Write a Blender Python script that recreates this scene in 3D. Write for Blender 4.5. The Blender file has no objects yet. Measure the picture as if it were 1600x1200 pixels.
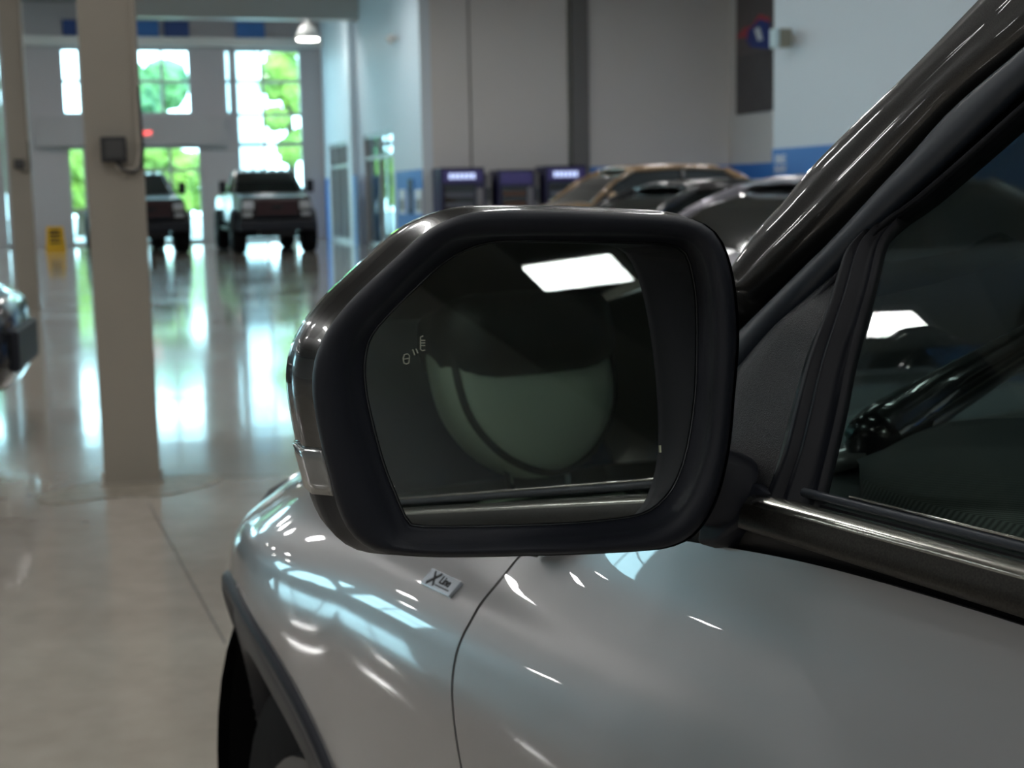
import bpy, bmesh, math, random
import numpy as np
from mathutils import Vector, Matrix
from mathutils.bvhtree import BVHTree
random.seed(7)
SC = bpy.context.scene
COL = SC.collection
PI = math.pi

# ------------------------------------------------------------------ camera
F_PX = 2219.0
PITCH, ROLL = math.radians(7.65), math.radians(1.1)
CAM = np.array([0.0, 0.0, 1.37])
FW = np.array([0, math.cos(PITCH), -math.sin(PITCH)])
_r0 = np.array([1.0, 0, 0]); _u0 = np.array([0, math.sin(PITCH), math.cos(PITCH)])
RT = math.cos(ROLL) * _r0 - math.sin(ROLL) * _u0
UP = math.cos(ROLL) * _u0 + math.sin(ROLL) * _r0
cd = bpy.data.cameras.new('camera'); cam = bpy.data.objects.new('camera', cd); COL.objects.link(cam)
cam.matrix_world = Matrix(((RT[0], UP[0], -FW[0], CAM[0]), (RT[1], UP[1], -FW[1], CAM[1]), (RT[2], UP[2], -FW[2], CAM[2]), (0, 0, 0, 1)))
cd.sensor_width = 36.0; cd.lens = 36.0 * F_PX / 1600.0
cd.clip_start = 0.02; cd.clip_end = 400
cd.dof.use_dof = True; cd.dof.focus_distance = 0.94; cd.dof.aperture_fstop = 11.5
SC.camera = cam
# ------------------------------------------------------------------ world, exposure
SC.view_settings.view_transform = 'Standard'; SC.view_settings.look = 'None'
SC.view_settings.gamma = 1.0; SC.view_settings.use_curve_mapping = False
SC.view_settings.exposure = 1.0
wd = bpy.data.worlds.new('overcast_sky'); SC.world = wd; wd.use_nodes = True
bg = wd.node_tree.nodes['Background']; bg.inputs['Color'].default_value = (0.66, 0.92, 1.0, 1); bg.inputs['Strength'].default_value = 5.2
SC.cycles.max_bounces = 10; SC.cycles.transparent_max_bounces = 16; SC.cycles.glossy_bounces = 6; SC.cycles.diffuse_bounces = 4
SC.cycles.caustics_reflective = False; SC.cycles.caustics_refractive = False
SC.cycles.use_denoising = True
LAMP = 29.0   # radiance of the ceiling lamps

# ------------------------------------------------------------------ ray helpers (to read real positions off the photograph)
def ray(x, y): return (x - 800) / F_PX * RT + (600 - y) / F_PX * UP + FW
def plane_hit(x, y, p, n):
    d = ray(x, y); p = np.array(p, float); n = np.array(n, float)
    return CAM + d * (np.dot(p - CAM, n) / np.dot(d, n))
A_B = math.radians(16)
BW = np.array([math.cos(A_B), math.sin(A_B), 0]); BH = np.array([-math.sin(A_B), math.cos(A_B), 0])
def bld(u, v, z=0.0): return BW * u + BH * v + np.array([0, 0, z])     # building frame -> world
def to_uv(p): return (float(np.dot(p, BW)), float(np.dot(p, BH)), float(p[2]))
def floor_uv(x, y, z=0.0): return to_uv(plane_hit(x, y, (0, 0, z), (0, 0, 1)))
VF, U1 = 46.5, 7.15
def far_uz(x, y, v=VF):
    p = to_uv(plane_hit(x, y, bld(0, v), BH)); return p[0], p[2]
def side_vz(x, y, u=U1):
    p = to_uv(plane_hit(x, y, bld(u, 0), BW)); return p[1], p[2]
A_C = math.radians(30); cC, sC = math.cos(A_C), math.sin(A_C)
def c2w(l, s, z): return np.array([l * cC - s * sC, l * sC + s * cC, z])
def w2c(p): return np.array([p[0] * cC + p[1] * sC, -p[0] * sC + p[1] * cC, p[2]])
def car_hit(x, y, p, n): return w2c(plane_hit(x, y, c2w(*p), c2w(*n)))

# ------------------------------------------------------------------ materials
def mat(name, col, rough=0.5, metal=0.0, coat=0.0, coat_rough=0.03, noise=None, bump=None, emit=None, spec=None, sheen=None, ior=None):
    m = bpy.data.materials.new(name); m.use_nodes = True
    nt = m.node_tree; b = nt.nodes['Principled BSDF']
    b.inputs['Base Color'].default_value = (*col, 1); b.inputs['Roughness'].default_value = rough; b.inputs['Metallic'].default_value = metal
    b.inputs['Coat Weight'].default_value = coat; b.inputs['Coat Roughness'].default_value = coat_rough
    if spec is not None: b.inputs['Specular IOR Level'].default_value = spec
    if emit: b.inputs['Emission Color'].default_value = (*emit[0], 1); b.inputs['Emission Strength'].default_value = emit[1]
    if noise:      # (scale, amount, colour2)
        tc = nt.nodes.new('ShaderNodeTexCoord'); n = nt.nodes.new('ShaderNodeTexNoise'); r = nt.nodes.new('ShaderNodeMix'); r.data_type = 'RGBA'
        n.inputs['Scale'].default_value = noise[0]; n.inputs['Detail'].default_value = 5
        nt.links.new(tc.outputs['Object'], n.inputs['Vector'])
        mr = nt.nodes.new('ShaderNodeMapRange'); mr.inputs[1].default_value = 0.35; mr.inputs[2].default_value = 0.65; mr.inputs[4].default_value = noise[1]
        nt.links.new(n.outputs['Fac'], mr.inputs[0]); nt.links.new(mr.outputs[0], r.inputs[0])
        r.inputs[6].default_value = (*col, 1); r.inputs[7].default_value = (*noise[2], 1)
        nt.links.new(r.outputs[2], b.inputs['Base Color'])
    if bump:       # (scale, strength, distance)
        tc = nt.nodes.new('ShaderNodeTexCoord'); n = nt.nodes.new('ShaderNodeTexNoise'); bp = nt.nodes.new('ShaderNodeBump')
        n.inputs['Scale'].default_value = bump[0]; n.inputs['Detail'].default_value = 2
        bp.inputs['Strength'].default_value = bump[1]; bp.inputs['Distance'].default_value = bump[2]
        nt.links.new(tc.outputs['Object'], n.inputs['Vector']); nt.links.new(n.outputs['Fac'], bp.inputs['Height']); nt.links.new(bp.outputs['Normal'], b.inputs['Normal'])
    return m
def glass_mat(name, tint, ior=1.5, refl=1.0, rough=0.0):
    m = bpy.data.materials.new(name); m.use_nodes = True; nt = m.node_tree
    for n in list(nt.nodes):
        if n.type != 'OUTPUT_MATERIAL': nt.nodes.remove(n)
    out = [n for n in nt.nodes if n.type == 'OUTPUT_MATERIAL'][0]
    t = nt.nodes.new('ShaderNodeBsdfTransparent'); t.inputs[0].default_value = (*tint, 1)
    g = nt.nodes.new('ShaderNodeBsdfGlossy'); g.inputs['Roughness'].default_value = rough
    g.inputs[0].default_value = (refl, refl, refl, 1)
    # two-sided Schlick reflectance
    geo = nt.nodes.new('ShaderNodeNewGeometry'); dt = nt.nodes.new('ShaderNodeVectorMath'); dt.operation = 'DOT_PRODUCT'
    nt.links.new(geo.outputs['Normal'], dt.inputs[0]); nt.links.new(geo.outputs['Incoming'], dt.inputs[1])
    def mth(op, a, b=None):
        n = nt.nodes.new('ShaderNodeMath'); n.operation = op
        for k, q in enumerate((a, b)):
            if q is None: continue
            if isinstance(q, (int, float)): n.inputs[k].default_value = q
            else: nt.links.new(q, n.inputs[k])
        return n.outputs[0]
    c_ = mth('SUBTRACT', 1.0, mth('MINIMUM', mth('ABSOLUTE', dt.outputs['Value']), 1.0)); f0 = ((ior - 1) / (ior + 1)) ** 2
    fac = mth('ADD', mth('MULTIPLY', mth('POWER', c_, 5.0), 1 - f0), f0)
    mx = nt.nodes.new('ShaderNodeMixShader')
    nt.links.new(fac, mx.inputs[0]); nt.links.new(t.outputs[0], mx.inputs[1]); nt.links.new(g.outputs[0], mx.inputs[2]); nt.links.new(mx.outputs[0], out.inputs[0])
    return m
M = {}
M['paint'] = mat('pearl_paint', (0.295, 0.295, 0.30), 0.34, 0.45, 1.0, 0.02, bump=(900, 0.03, 0.0004))
M['gloss_black'] = mat('gloss_black_paint', (0.004, 0.004, 0.0045), 0.25, 0.0, 1.0, 0.015)
M['pillar_black'] = mat('metallic_black_paint', (0.008, 0.008, 0.008), 0.35, 0.3, 1.0, 0.03, noise=(1400, 0.8, (0.028, 0.028, 0.026)))
M['plastic'] = mat('grained_black_plastic', (0.010, 0.012, 0.018), 0.5, bump=(2600, 0.35, 0.0004), spec=0.3)
M['plastic_fine'] = mat('satin_black_plastic', (0.005, 0.006, 0.009), 0.45, spec=0.22)
M['sail'] = mat('grained_mirror_cover', (0.004, 0.005, 0.007), 0.30, bump=(1500, 1.0, 0.0008), spec=0.4)
M['rubber'] = mat('weatherstrip_rubber', (0.016, 0.022, 0.030), 0.42, spec=0.5)
M['deep_black'] = mat('gap_black', (0.003, 0.003, 0.004), 0.5, spec=0.2)
M['mirror'] = mat('mirror_silvering', (0.62, 0.66, 0.66), 0.0, 1.0)
M['satin_chrome'] = mat('satin_chrome', (0.62, 0.62, 0.56), 0.24, 1.0)
M['dark_chrome'] = mat('dark_satin_trim', (0.035, 0.034, 0.032), 0.42, 0.9, noise=(700, 0.7, (0.06, 0.058, 0.052)))
M['chrome'] = mat('chrome', (0.75, 0.76, 0.78), 0.08, 1.0)
M['lens'] = mat('smoked_clear_lens', (0.16, 0.17, 0.175), 0.12, 0.3, 1.0, 0.02)
M['side_glass'] = glass_mat('tinted_side_glass', (0.87, 0.93, 0.89), 1.5)
M['privacy_glass'] = glass_mat('privacy_glass', (0.14, 0.16, 0.15), 1.5)
M['windshield'] = glass_mat('windshield_glass', (0.33, 0.37, 0.37), 1.5)
M['pane'] = glass_mat('window_pane_glass', (0.83, 0.955, 0.985), 1.45)
M['leather'] = mat('pale_grey_leather', (0.74, 0.77, 0.66), 0.45, bump=(500, 0.3, 0.0006))
M['leather_dark'] = mat('dark_leather', (0.02, 0.02, 0.02), 0.40)
M['dash'] = mat('dash_grain', (0.015, 0.017, 0.020), 0.55, bump=(900, 0.5, 0.0008))
M['cloth'] = mat('roof_lining', (0.10, 0.10, 0.095), 0.9)
M['tyre'] = mat('tyre_rubber', (0.005, 0.005, 0.006), 0.8, spec=.15)
M['rim_dark'] = mat('black_alloy', (0.02, 0.02, 0.022), 0.3, 0.6)
M['rim_silver'] = mat('silver_alloy', (0.45, 0.45, 0.46), 0.3, 0.9)
M['ceiling'] = mat('grey_ceiling_deck', (0.22, 0.22, 0.21), 0.8)
M['wall_white'] = mat('cool_white_wall_paint', (0.70, 0.79, 0.86), 0.55, noise=(0.5, 0.4, (0.67, 0.76, 0.83)))
M['wall_gray'] = mat('warm_grey_wall_paint', (0.68, 0.67, 0.655), 0.7, noise=(0.5, 0.4, (0.65, 0.64, 0.625)))
M['pilaster'] = mat('darker_grey_paint', (0.17, 0.17, 0.17), 0.7)
M['far_panel'] = mat('far_wall_paint', (0.40, 0.37, 0.38), 0.7)
M['far_header'] = mat('far_header_paint', (0.36, 0.34, 0.345), 0.7)
M['blue'] = mat('blue_band_paint', (0.045, 0.20, 0.60), 0.5)
M['column'] = mat('beige_column_paint', (0.30, 0.27, 0.225), 0.5, noise=(3, 0.5, (0.27, 0.245, 0.205)))
M['frame_alu'] = mat('aluminium_frame', (0.42, 0.43, 0.45), 0.4, 0.5)
M['white_metal'] = mat('white_powder_coat', (0.6, 0.6, 0.58), 0.4)
M['box_dark'] = mat('dark_grey_box', (0.02, 0.02, 0.022), 0.5)
M['asphalt'] = mat('outside_paving', (0.35, 0.36, 0.36), 0.9)
M['leaf'] = mat('tree_foliage', (0.13, 0.26, 0.09), 0.8, noise=(1.3, 1.0, (0.05, 0.13, 0.06)))
M['leaf_light'] = mat('light_tree_foliage', (0.27, 0.38, 0.05), 0.8, noise=(1.3, 1.0, (0.13, 0.23, 0.04)))
M['bark'] = mat('bark', (0.08, 0.06, 0.04), 0.9)
M['pale_building'] = mat('pale_building', (0.72, 0.80, 0.84), 0.8)
M['yellow'] = mat('yellow_plastic', (0.75, 0.42, 0.01), 0.4)
M['truck_paint'] = mat('truck_black_paint', (0.005, 0.005, 0.006), 0.35, 0.0, 0.5, 0.06, spec=.3)
M['grille_red'] = mat('dark_red_trim', (0.05, 0.006, 0.005), 0.5)
M['car_glass'] = mat('dark_car_glass', (0.006, 0.008, 0.008), 0.05, 0.0, 1.0, 0.01)
M['gold'] = mat('bronze_gold_paint', (0.36, 0.24, 0.13), 0.35, 0.3, 1.0, 0.05)
M['dark_paint'] = mat('graphite_paint', (0.03, 0.03, 0.032), 0.3, 0.4, 1.0, 0.05)
M['lilac'] = mat('pale_silver_paint', (0.42, 0.41, 0.46), 0.35, 0.3, 1.0, 0.05)
M['black_paint'] = mat('black_car_paint', (0.004, 0.004, 0.005), 0.2, 0.0, 1.0, 0.02)
M['headlight'] = mat('headlight_lens', (0.55, 0.58, 0.6), 0.1, 0.4, 1.0, 0.02)
M['tail'] = mat('tail_light', (0.25, 0.01, 0.01), 0.2, 0.0, 1.0)
M['lamp'] = mat('lamp_diffuser', (0.8, 0.8, 0.8), 0.5, emit=((1.0, 0.99, 0.97), LAMP))
M['lamp_spot'] = mat('downlight_lens', (0.8, 0.8, 0.8), 0.5, emit=((1.0, 0.96, 0.88), 12.0))
M['exit_red'] = mat('exit_letters', (0.5, 0.02, 0.02), 0.5, emit=((1.0, 0.05, 0.05), 2.2))
M['screen_purple'] = mat('vending_sign_lit', (0.03, 0.025, 0.09), 0.3, emit=((0.06, 0.05, 0.18), 0.15))
M['screen_white'] = mat('vending_sign_lettering', (0.6, 0.7, 0.8), 0.3, emit=((0.5, 0.6, 1.0), .7))
M['navy'] = mat('navy_cabinet', (0.02, 0.02, 0.07), 0.35)
M['poster_grey'] = mat('poster_grey_print', (0.075, 0.068, 0.072), 0.5, noise=(1.5, 0.6, (0.11, 0.10, 0.10)))
M['poster_top'] = mat('poster_top_print', (0.12, 0.10, 0.098), 0.5)
M['red'] = mat('red_print', (0.45, 0.05, 0.06), 0.5)
M['print_blue'] = mat('blue_print', (0.02, 0.05, 0.25), 0.5)
M['print_white'] = mat('white_print', (0.75, 0.8, 0.85), 0.5)
M['grey_machine'] = mat('grey_machine', (0.22, 0.22, 0.24), 0.5)
M['signal_icon'] = mat('etched_icon', (0.30, 0.32, 0.26), 0.6)
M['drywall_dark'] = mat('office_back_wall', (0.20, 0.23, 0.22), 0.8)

# floor: polished concrete with joints, wear and a rough patch
def floor_mat():
    m = bpy.data.materials.new('polished_concrete'); m.use_nodes = True; nt = m.node_tree; b = nt.nodes['Principled BSDF']
    tc = nt.nodes.new('ShaderNodeTexCoord')
    n1 = nt.nodes.new('ShaderNodeTexNoise'); n1.inputs['Scale'].default_value = 0.9; n1.inputs['Detail'].default_value = 8
    n2 = nt.nodes.new('ShaderNodeTexNoise'); n2.inputs['Scale'].default_value = 9; n2.inputs['Detail'].default_value = 6
    for n in (n1, n2): nt.links.new(tc.outputs['Object'], n.inputs['Vector'])
    add = nt.nodes.new('ShaderNodeMath'); add.operation = 'ADD'; nt.links.new(n1.outputs['Fac'], add.inputs[0])
    mu = nt.nodes.new('ShaderNodeMath'); mu.operation = 'MULTIPLY'; mu.inputs[1].default_value = 0.5; nt.links.new(n2.outputs['Fac'], mu.inputs[0]); nt.links.new(mu.outputs[0], add.inputs[1])
    cr = nt.nodes.new('ShaderNodeValToRGB'); cr.color_ramp.elements[0].position = 0.5; cr.color_ramp.elements[1].position = 1.0
    cr.color_ramp.elements[0].color = (0.32, 0.288, 0.245, 1); cr.color_ramp.elements[1].color = (0.44, 0.405, 0.35, 1)
    nt.links.new(add.outputs[0], cr.inputs[0]); nt.links.new(cr.outputs[0], b.inputs['Base Color'])
    mr = nt.nodes.new('ShaderNodeMapRange'); mr.inputs[1].default_value = 0.35; mr.inputs[2].default_value = 0.7; mr.inputs[3].default_value = 0.10; mr.inputs[4].default_value = 0.22
    nt.links.new(n1.outputs['Fac'], mr.inputs[0]); nt.links.new(mr.outputs[0], b.inputs['Roughness'])
    b.inputs['Coat Weight'].default_value = 0.7; b.inputs['Coat Roughness'].default_value = 0.07; b.inputs['Coat IOR'].default_value = 1.6
    n3 = nt.nodes.new('ShaderNodeTexNoise'); n3.inputs['Scale'].default_value = 2.2; n3.inputs['Detail'].default_value = 3
    nt.links.new(tc.outputs['Object'], n3.inputs['Vector'])
    bp = nt.nodes.new('ShaderNodeBump'); bp.inputs['Strength'].default_value = 0.25; bp.inputs['Distance'].default_value = 0.004
    nt.links.new(n3.outputs['Fac'], bp.inputs['Height']); nt.links.new(bp.outputs['Normal'], b.inputs['Normal']); nt.links.new(bp.outputs['Normal'], b.inputs['Coat Normal'])
    return m
M['floor'] = floor_mat()
M['joint'] = mat('joint_filler', (0.07, 0.065, 0.06), 0.6)
M['floor_patch'] = mat('unpolished_patch', (0.26, 0.23, 0.18), 0.5, noise=(14, 1.0, (0.17, 0.15, 0.12)), bump=(40, 0.6, 0.003), coat=0.3, coat_rough=0.2)
def mesh_weave():
    m = mat('woven_dash_mesh', (0.02, 0.022, 0.025), 0.5); nt = m.node_tree; b = nt.nodes['Principled BSDF']
    tc = nt.nodes.new('ShaderNodeTexCoord'); wv = nt.nodes.new('ShaderNodeTexWave'); wv.inputs['Scale'].default_value = 90; wv.bands_direction = 'DIAGONAL'
    nt.links.new(tc.outputs['Object'], wv.inputs['Vector'])
    mx = nt.nodes.new('ShaderNodeMix'); mx.data_type = 'RGBA'; nt.links.new(wv.outputs['Fac'], mx.inputs[0])
    mx.inputs[6].default_value = (0.008, 0.010, 0.012, 1); mx.inputs[7].default_value = (0.07, 0.08, 0.08, 1); nt.links.new(mx.outputs[2], b.inputs['Base Color'])
    return m
M['weave'] = mesh_weave()

# ------------------------------------------------------------------ object helpers
def tag(o, label=None, cat=None, group=None, kind=None):
    if label: o['label'] = label
    if cat: o['category'] = cat
    if group: o['group'] = group
    if kind: o['kind'] = kind
    return o
def empty(name, loc, rz, label, cat, group=None):
    o = bpy.data.objects.new(name, None); COL.objects.link(o); o.location = loc; o.rotation_euler = (0, 0, rz); o.empty_display_size = 0.3
    return tag(o, label, cat, group)
def link(name, me, m, parent=None, smooth=False, bevel=None, subsurf=0, solid=None, loc=None, rot=None, angle=0.6):
    o = bpy.data.objects.new(name, me); COL.objects.link(o); o.parent = parent
    if m: me.materials.append(m)
    if loc is not None: o.location = loc
    if rot is not None: o.rotation_euler = rot
    if solid:
        md = o.modifiers.new('s', 'SOLIDIFY'); md.thickness = solid[0]; md.offset = solid[1]
    if bevel:
        md = o.modifiers.new('b', 'BEVEL'); md.width = bevel[0]; md.segments = bevel[1]; md.limit_method = 'ANGLE'; md.angle_limit = angle
    if subsurf:
        md = o.modifiers.new('u', 'SUBSURF'); md.levels = subsurf; md.render_levels = subsurf
    if smooth or bevel or subsurf:
        for p in me.polygons: p.use_smooth = True
    if bevel and not subsurf:
        o.modifiers.new('w', 'WEIGHTED_NORMAL')
    return o
def mesh(verts, faces, name='mesh'):
    me = bpy.data.meshes.new(name); me.from_pydata([tuple(map(float, v)) for v in verts], [], faces); me.validate(); me.update()
    return me
def fix_normals(me):
    bm = bmesh.new(); bm.from_mesh(me); bmesh.ops.remove_doubles(bm, verts=bm.verts, dist=1e-6); bmesh.ops.recalc_face_normals(bm, faces=bm.faces); bm.to_mesh(me); bm.free(); return me
class MB:
    def __init__(s): s.v = []; s.f = []
    def add(s, vs, fs):
        k = len(s.v); s.v += [tuple(map(float, v)) for v in vs]; s.f += [tuple(i + k for i in f) for f in fs]; return s
    def box(s, x0, x1, y0, y1, z0, z1):
        return s.add([(x0, y0, z0), (x1, y0, z0), (x1, y1, z0), (x0, y1, z0), (x0, y0, z1), (x1, y0, z1), (x1, y1, z1), (x0, y1, z1)],
                     [(0, 3, 2, 1), (4, 5, 6, 7), (0, 1, 5, 4), (1, 2, 6, 5), (2, 3, 7, 6), (3, 0, 4, 7)])
    def tube(s, pts, r, n=12, flat=None, caps=True):
        pts = [np.array(p, float) for p in pts]; rr = r if hasattr(r, '__len__') else [r] * len(pts)
        rings = []; prev = None
        for i, p in enumerate(pts):
            t = pts[min(i + 1, len(pts) - 1)] - pts[max(i - 1, 0)]; t = t / np.linalg.norm(t)
            if prev is None:
                a = np.array([0, 0, 1.0]) if abs(t[2]) < .9 else np.array([1.0, 0, 0])
                x = np.cross(t, a)
            else: x = prev - t * np.dot(prev, t)
            x /= np.linalg.norm(x); prev = x; y = np.cross(t, x)
            rings.append([p + rr[i] * (math.cos(2 * PI * k / n) * x + math.sin(2 * PI * k / n) * y) for k in range(n)])
        return s.loft(rings, caps)
    def loft(s, rings, caps=True, closed=True):
        n = len(rings[0]); vs = [v for r in rings for v in r]; fs = []
        for i in range(len(rings) - 1):
            for k in range(n if closed else n - 1):
                a = i * n + k; b = i * n + (k + 1) % n; fs.append((a, b, b + n, a + n))
        if caps and closed: fs.append(tuple(range(n - 1, -1, -1))); fs.append(tuple((len(rings) - 1) * n + k for k in range(n)))
        return s.add(vs, fs)
    def lathe(s, prof, axis='x', n=32, c=(0, 0, 0)):
        rings = []
        for (r, h) in prof:
            ring = []
            for k in range(n):
                a = 2 * PI * k / n
                if axis == 'x': ring.append((c[0] + h, c[1] + r * math.cos(a), c[2] + r * math.sin(a)))
                elif axis == 'z': ring.append((c[0] + r * math.cos(a), c[1] + r * math.sin(a), c[2] + h))
                else: ring.append((c[0] + r * math.cos(a), c[1] + h, c[2] + r * math.sin(a)))
            rings.append(ring)
        return s.loft(rings, True)
    def prism(s, poly, f0, f1):      # poly: list of params; f0, f1 map to the two faces
        n = len(poly); a = [f0(p) for p in poly]; b = [f1(p) for p in poly]
        return s.add(a + b, [tuple(range(n)), tuple(range(2 * n - 1, n - 1, -1))] + [(i, (i + 1) % n, (i + 1) % n + n, i + n) for i in range(n)])
    def build(s, name, m, parent=None, **kw):
        me = mesh(s.v, s.f, name); fix_normals(me); return link(name, me, m, parent, **kw)
def bbox_obj(name, m, parent, x0, x1, y0, y1, z0, z1, **kw): return MB().box(x0, x1, y0, y1, z0, z1).build(name, m, parent, **kw)
def dup(root, loc=None, rz=None, label=None, group=None, parent=None):
    c = root.copy(); COL.objects.link(c)
    if parent is not None: c.parent = parent
    if loc is not None: c.location = loc
    if rz is not None: c.rotation_euler = (0, 0, rz)
    if label: c['label'] = label
    if group: c['group'] = group
    for ch in list(root.children): dup(ch, parent=c)
    return c
def spline(pts, n, closed=False):
    P = np.array(pts, float); m = len(P); out = []
    segs = m if closed else m - 1
    for i in range(segs):
        if closed: p0, p1, p2, p3 = P[(i - 1) % m], P[i], P[(i + 1) % m], P[(i + 2) % m]
        else: p0, p1, p2, p3 = P[max(i - 1, 0)], P[i], P[i + 1], P[min(i + 2, m - 1)]
        for k in range(n):
            t = k / n
            out.append(0.5 * ((2 * p1) + (-p0 + p2) * t + (2 * p0 - 5 * p1 + 4 * p2 - p3) * t * t + (-p0 + 3 * p1 - 3 * p2 + p3) * t ** 3))
    if not closed: out.append(P[-1])
    return np.array(out)
def resample(pts, n):
    P = spline(pts, 12); d = np.r_[0, np.cumsum(np.linalg.norm(np.diff(P, axis=0), axis=1))]
    t = np.linspace(0, d[-1], n); return np.array([[np.interp(x, d, P[:, k]) for k in range(P.shape[1])] for x in t])

# ================================================================== THE HALL
B_ROT = A_B
def bmb(u0, u1, v0, v1, z0, z1, mb=None):     # a box in the building frame, in world coordinates
    mb = mb or MB(); c = []
    for z in (z0, z1):
        for (u, v) in ((u0, v0), (u1, v0), (u1, v1), (u0, v1)): c.append(bld(u, v, z))
    return mb.add(c, [(0, 3, 2, 1), (4, 5, 6, 7), (0, 1, 5, 4), (1, 2, 6, 5), (2, 3, 7, 6), (3, 0, 4, 7)])
def struct(name, mb, m, **kw): return tag(mb.build(name, m, None, **kw), kind='structure')
HC = 7.4     # ceiling height
UL, VB = -27.0, -14.0
U2, VG = 13.1, 31.0
uc, vc_, _ = floor_uv(664, 400); VG = side_vz(664, 400)[0]
struct('floor', bmb(UL - .5, U2 + 4, VB - .5, VF + .3, -0.3, 0), M['floor'])
struct('ceiling', bmb(UL - .5, U2 + 4, VB - .5, VF + .3, HC, HC + .3), M['ceiling'])
mb = MB()
for v in np.arange(VB + 3, VF - 12, 6.0): bmb(UL, U2, v, v + .25, HC - .55, HC, mb)
for u in np.arange(UL + 4, U2, 8.0): bmb(u, u + .2, VB, VF - 12, HC - .8, HC - .55, mb)
struct('trim_1', mb, M['ceiling'])
# wall with rectangular openings
def holes_wall(name, a0, a1, z0, z1, holes, mk, m):
    xs = sorted({a0, a1} | {h[0] for h in holes} | {h[1] for h in holes}); zs = sorted({z0, z1} | {h[2] for h in holes} | {h[3] for h in holes})
    mb = MB()
    for i in range(len(xs) - 1):
        for j in range(len(zs) - 1):
            cx, cz = (xs[i] + xs[i + 1]) / 2, (zs[j] + zs[j + 1]) / 2
            if not any(h[0] < cx < h[1] and h[2] < cz < h[3] for h in holes): mk(mb, xs[i], xs[i + 1], zs[j], zs[j + 1])
    return struct(name, mb, m)
def fr(x0, x1, y0, y1):
    u0, zt = far_uz(x0, y0); u1, zb = far_uz(x1, y1); u0b, _ = far_uz(x0, y1); u1b, zt2 = far_uz(x1, y0)
    return [(u0 + u0b) / 2, (u1 + u1b) / 2, (zb + far_uz(x0, y1)[1]) / 2, (zt + zt2) / 2]
ZT, ZM1, ZM0, ZL = fr(214, 302, 75, 180)[3], fr(214, 302, 75, 180)[2], fr(368, 475, 180, 222)[2], fr(225, 312, 228, 300)[3]
W = []       # windows: (u0,u1,z0,z1,[mullion u],[transom z])
def wx(x, y=180): return far_uz(x, y)[0]
zt_mid = far_uz(256, 127)[1]
def addw(x0, x1, z0, z1, mul=(), tr=()): W.append((wx(x0), wx(x1), z0, z1, [wx(q) for q in mul], list(tr)))
addw(97, 160, ZM1, ZT, (128,), (zt_mid,))
addw(200, 302, ZM1, ZT, (256,), (zt_mid,))
addw(352, 364.5, ZM1, ZT, (), (zt_mid,))
addw(368.5, 474, 0.02, ZT, (412,), (zt_mid, ZM1, ZM0 - .05, ZL))
addw(30, 44, 0.02, ZT, (), (zt_mid, ZM1, ZM0, 1.2))
addw(-4, 7, 0.02, ZT, (), (zt_mid, ZM1, ZM0))
addw(100, 160, 0.02, ZL, (128,), (1.1,))
addw(215, 312, 0.02, ZL, (263,), (2.3,))
for x0, x1 in ((-110, -20), (-230, -130), (-350, -250)):  # out-of-view windows, added to let in more daylight
    addw(x0, x1, ZM1, ZT, ((x0 + x1) / 2,), (zt_mid,)); addw(x0, x1, 0.02, ZL, ((x0 + x1) / 2,), (1.1,))
holes_wall('wall_north', UL, U1 + 3.7, 0, HC, [w[:4] for w in W], lambda mb, a, b, c, d: bmb(a, b, VF, VF + .3, c, d, mb), M['far_panel'])
for i, (u0, u1, z0, z1, mul, tr) in enumerate(W):
    mb = MB(); w_ = .09
    for (a, b) in ((u0, u0 + w_), (u1 - w_, u1)) + tuple((q - w_ / 2, q + w_ / 2) for q in mul): bmb(a, b, VF + .02, VF + .16, z0, z1, mb)
    for (a, b) in ((z0, z0 + w_), (z1 - w_, z1)) + tuple((q - w_ / 2, q + w_ / 2) for q in tr): bmb(u0, u1, VF + .02, VF + .16, a, b, mb)
    fo = struct('window_%d' % (i + 1), mb, M['frame_alu'])
    p = bmb(u0 + .03, u1 - .03, VF + .08, VF + .09, z0 + .03, z1 - .03).build('pane', M['pane'], fo)
# header band and soffit on the far wall, upper fascia
zh0, zh1 = ZL, ZM1
struct('trim_2', bmb(wx(56), wx(350), VF - .25, VF, ZL + .02, ZM1 - .04), M['far_header'])
struct('trim_3', bmb(wx(44), U1, VF - .35, VF, ZT + .03, ZT + .30), M['white_metal'])
# blue banners above the windows
zb0, zb1 = far_uz(230, 62)[1], far_uz(230, 33)[1]
for x0, x1, nm, lab in ((98, 120, 'dark blue panel above the far windows just left of the near column', 0), (208, 248, 'bright blue panel above the far windows just right of the near column', 1),
                        (256, 295, 'darker blue panel above the far windows, second right of the near column', 2), (368, 413, 'bright blue panel above the far windows near the downlight', 3)):
    o = bmb(wx(x0, 50), wx(x1, 50), VF - .12, VF - .03, zb0, zb1).build('wall_panel', mat('blue_panel_paint_%d' % lab, (0.02, 0.14, 0.42) if lab in (1, 3) else (0.012, 0.05, 0.20), 0.5), None)
    tag(o, nm, 'sign panel', 'blue panels above the far windows')
# hanging bulkhead in front of the far wall
vbk = VF - 7.0
zbk = to_uv(plane_hit(300, 27, bld(0, vbk), BH))[2]
struct('trim_4', bmb(wx(206) * .9, U1, vbk, vbk + .5, zbk, HC), M['white_metal'])
struct('trim_5', bmb(UL, wx(206) * .9, vbk - .2, vbk + .2, zbk + .5, HC), M['white_metal'])

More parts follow.
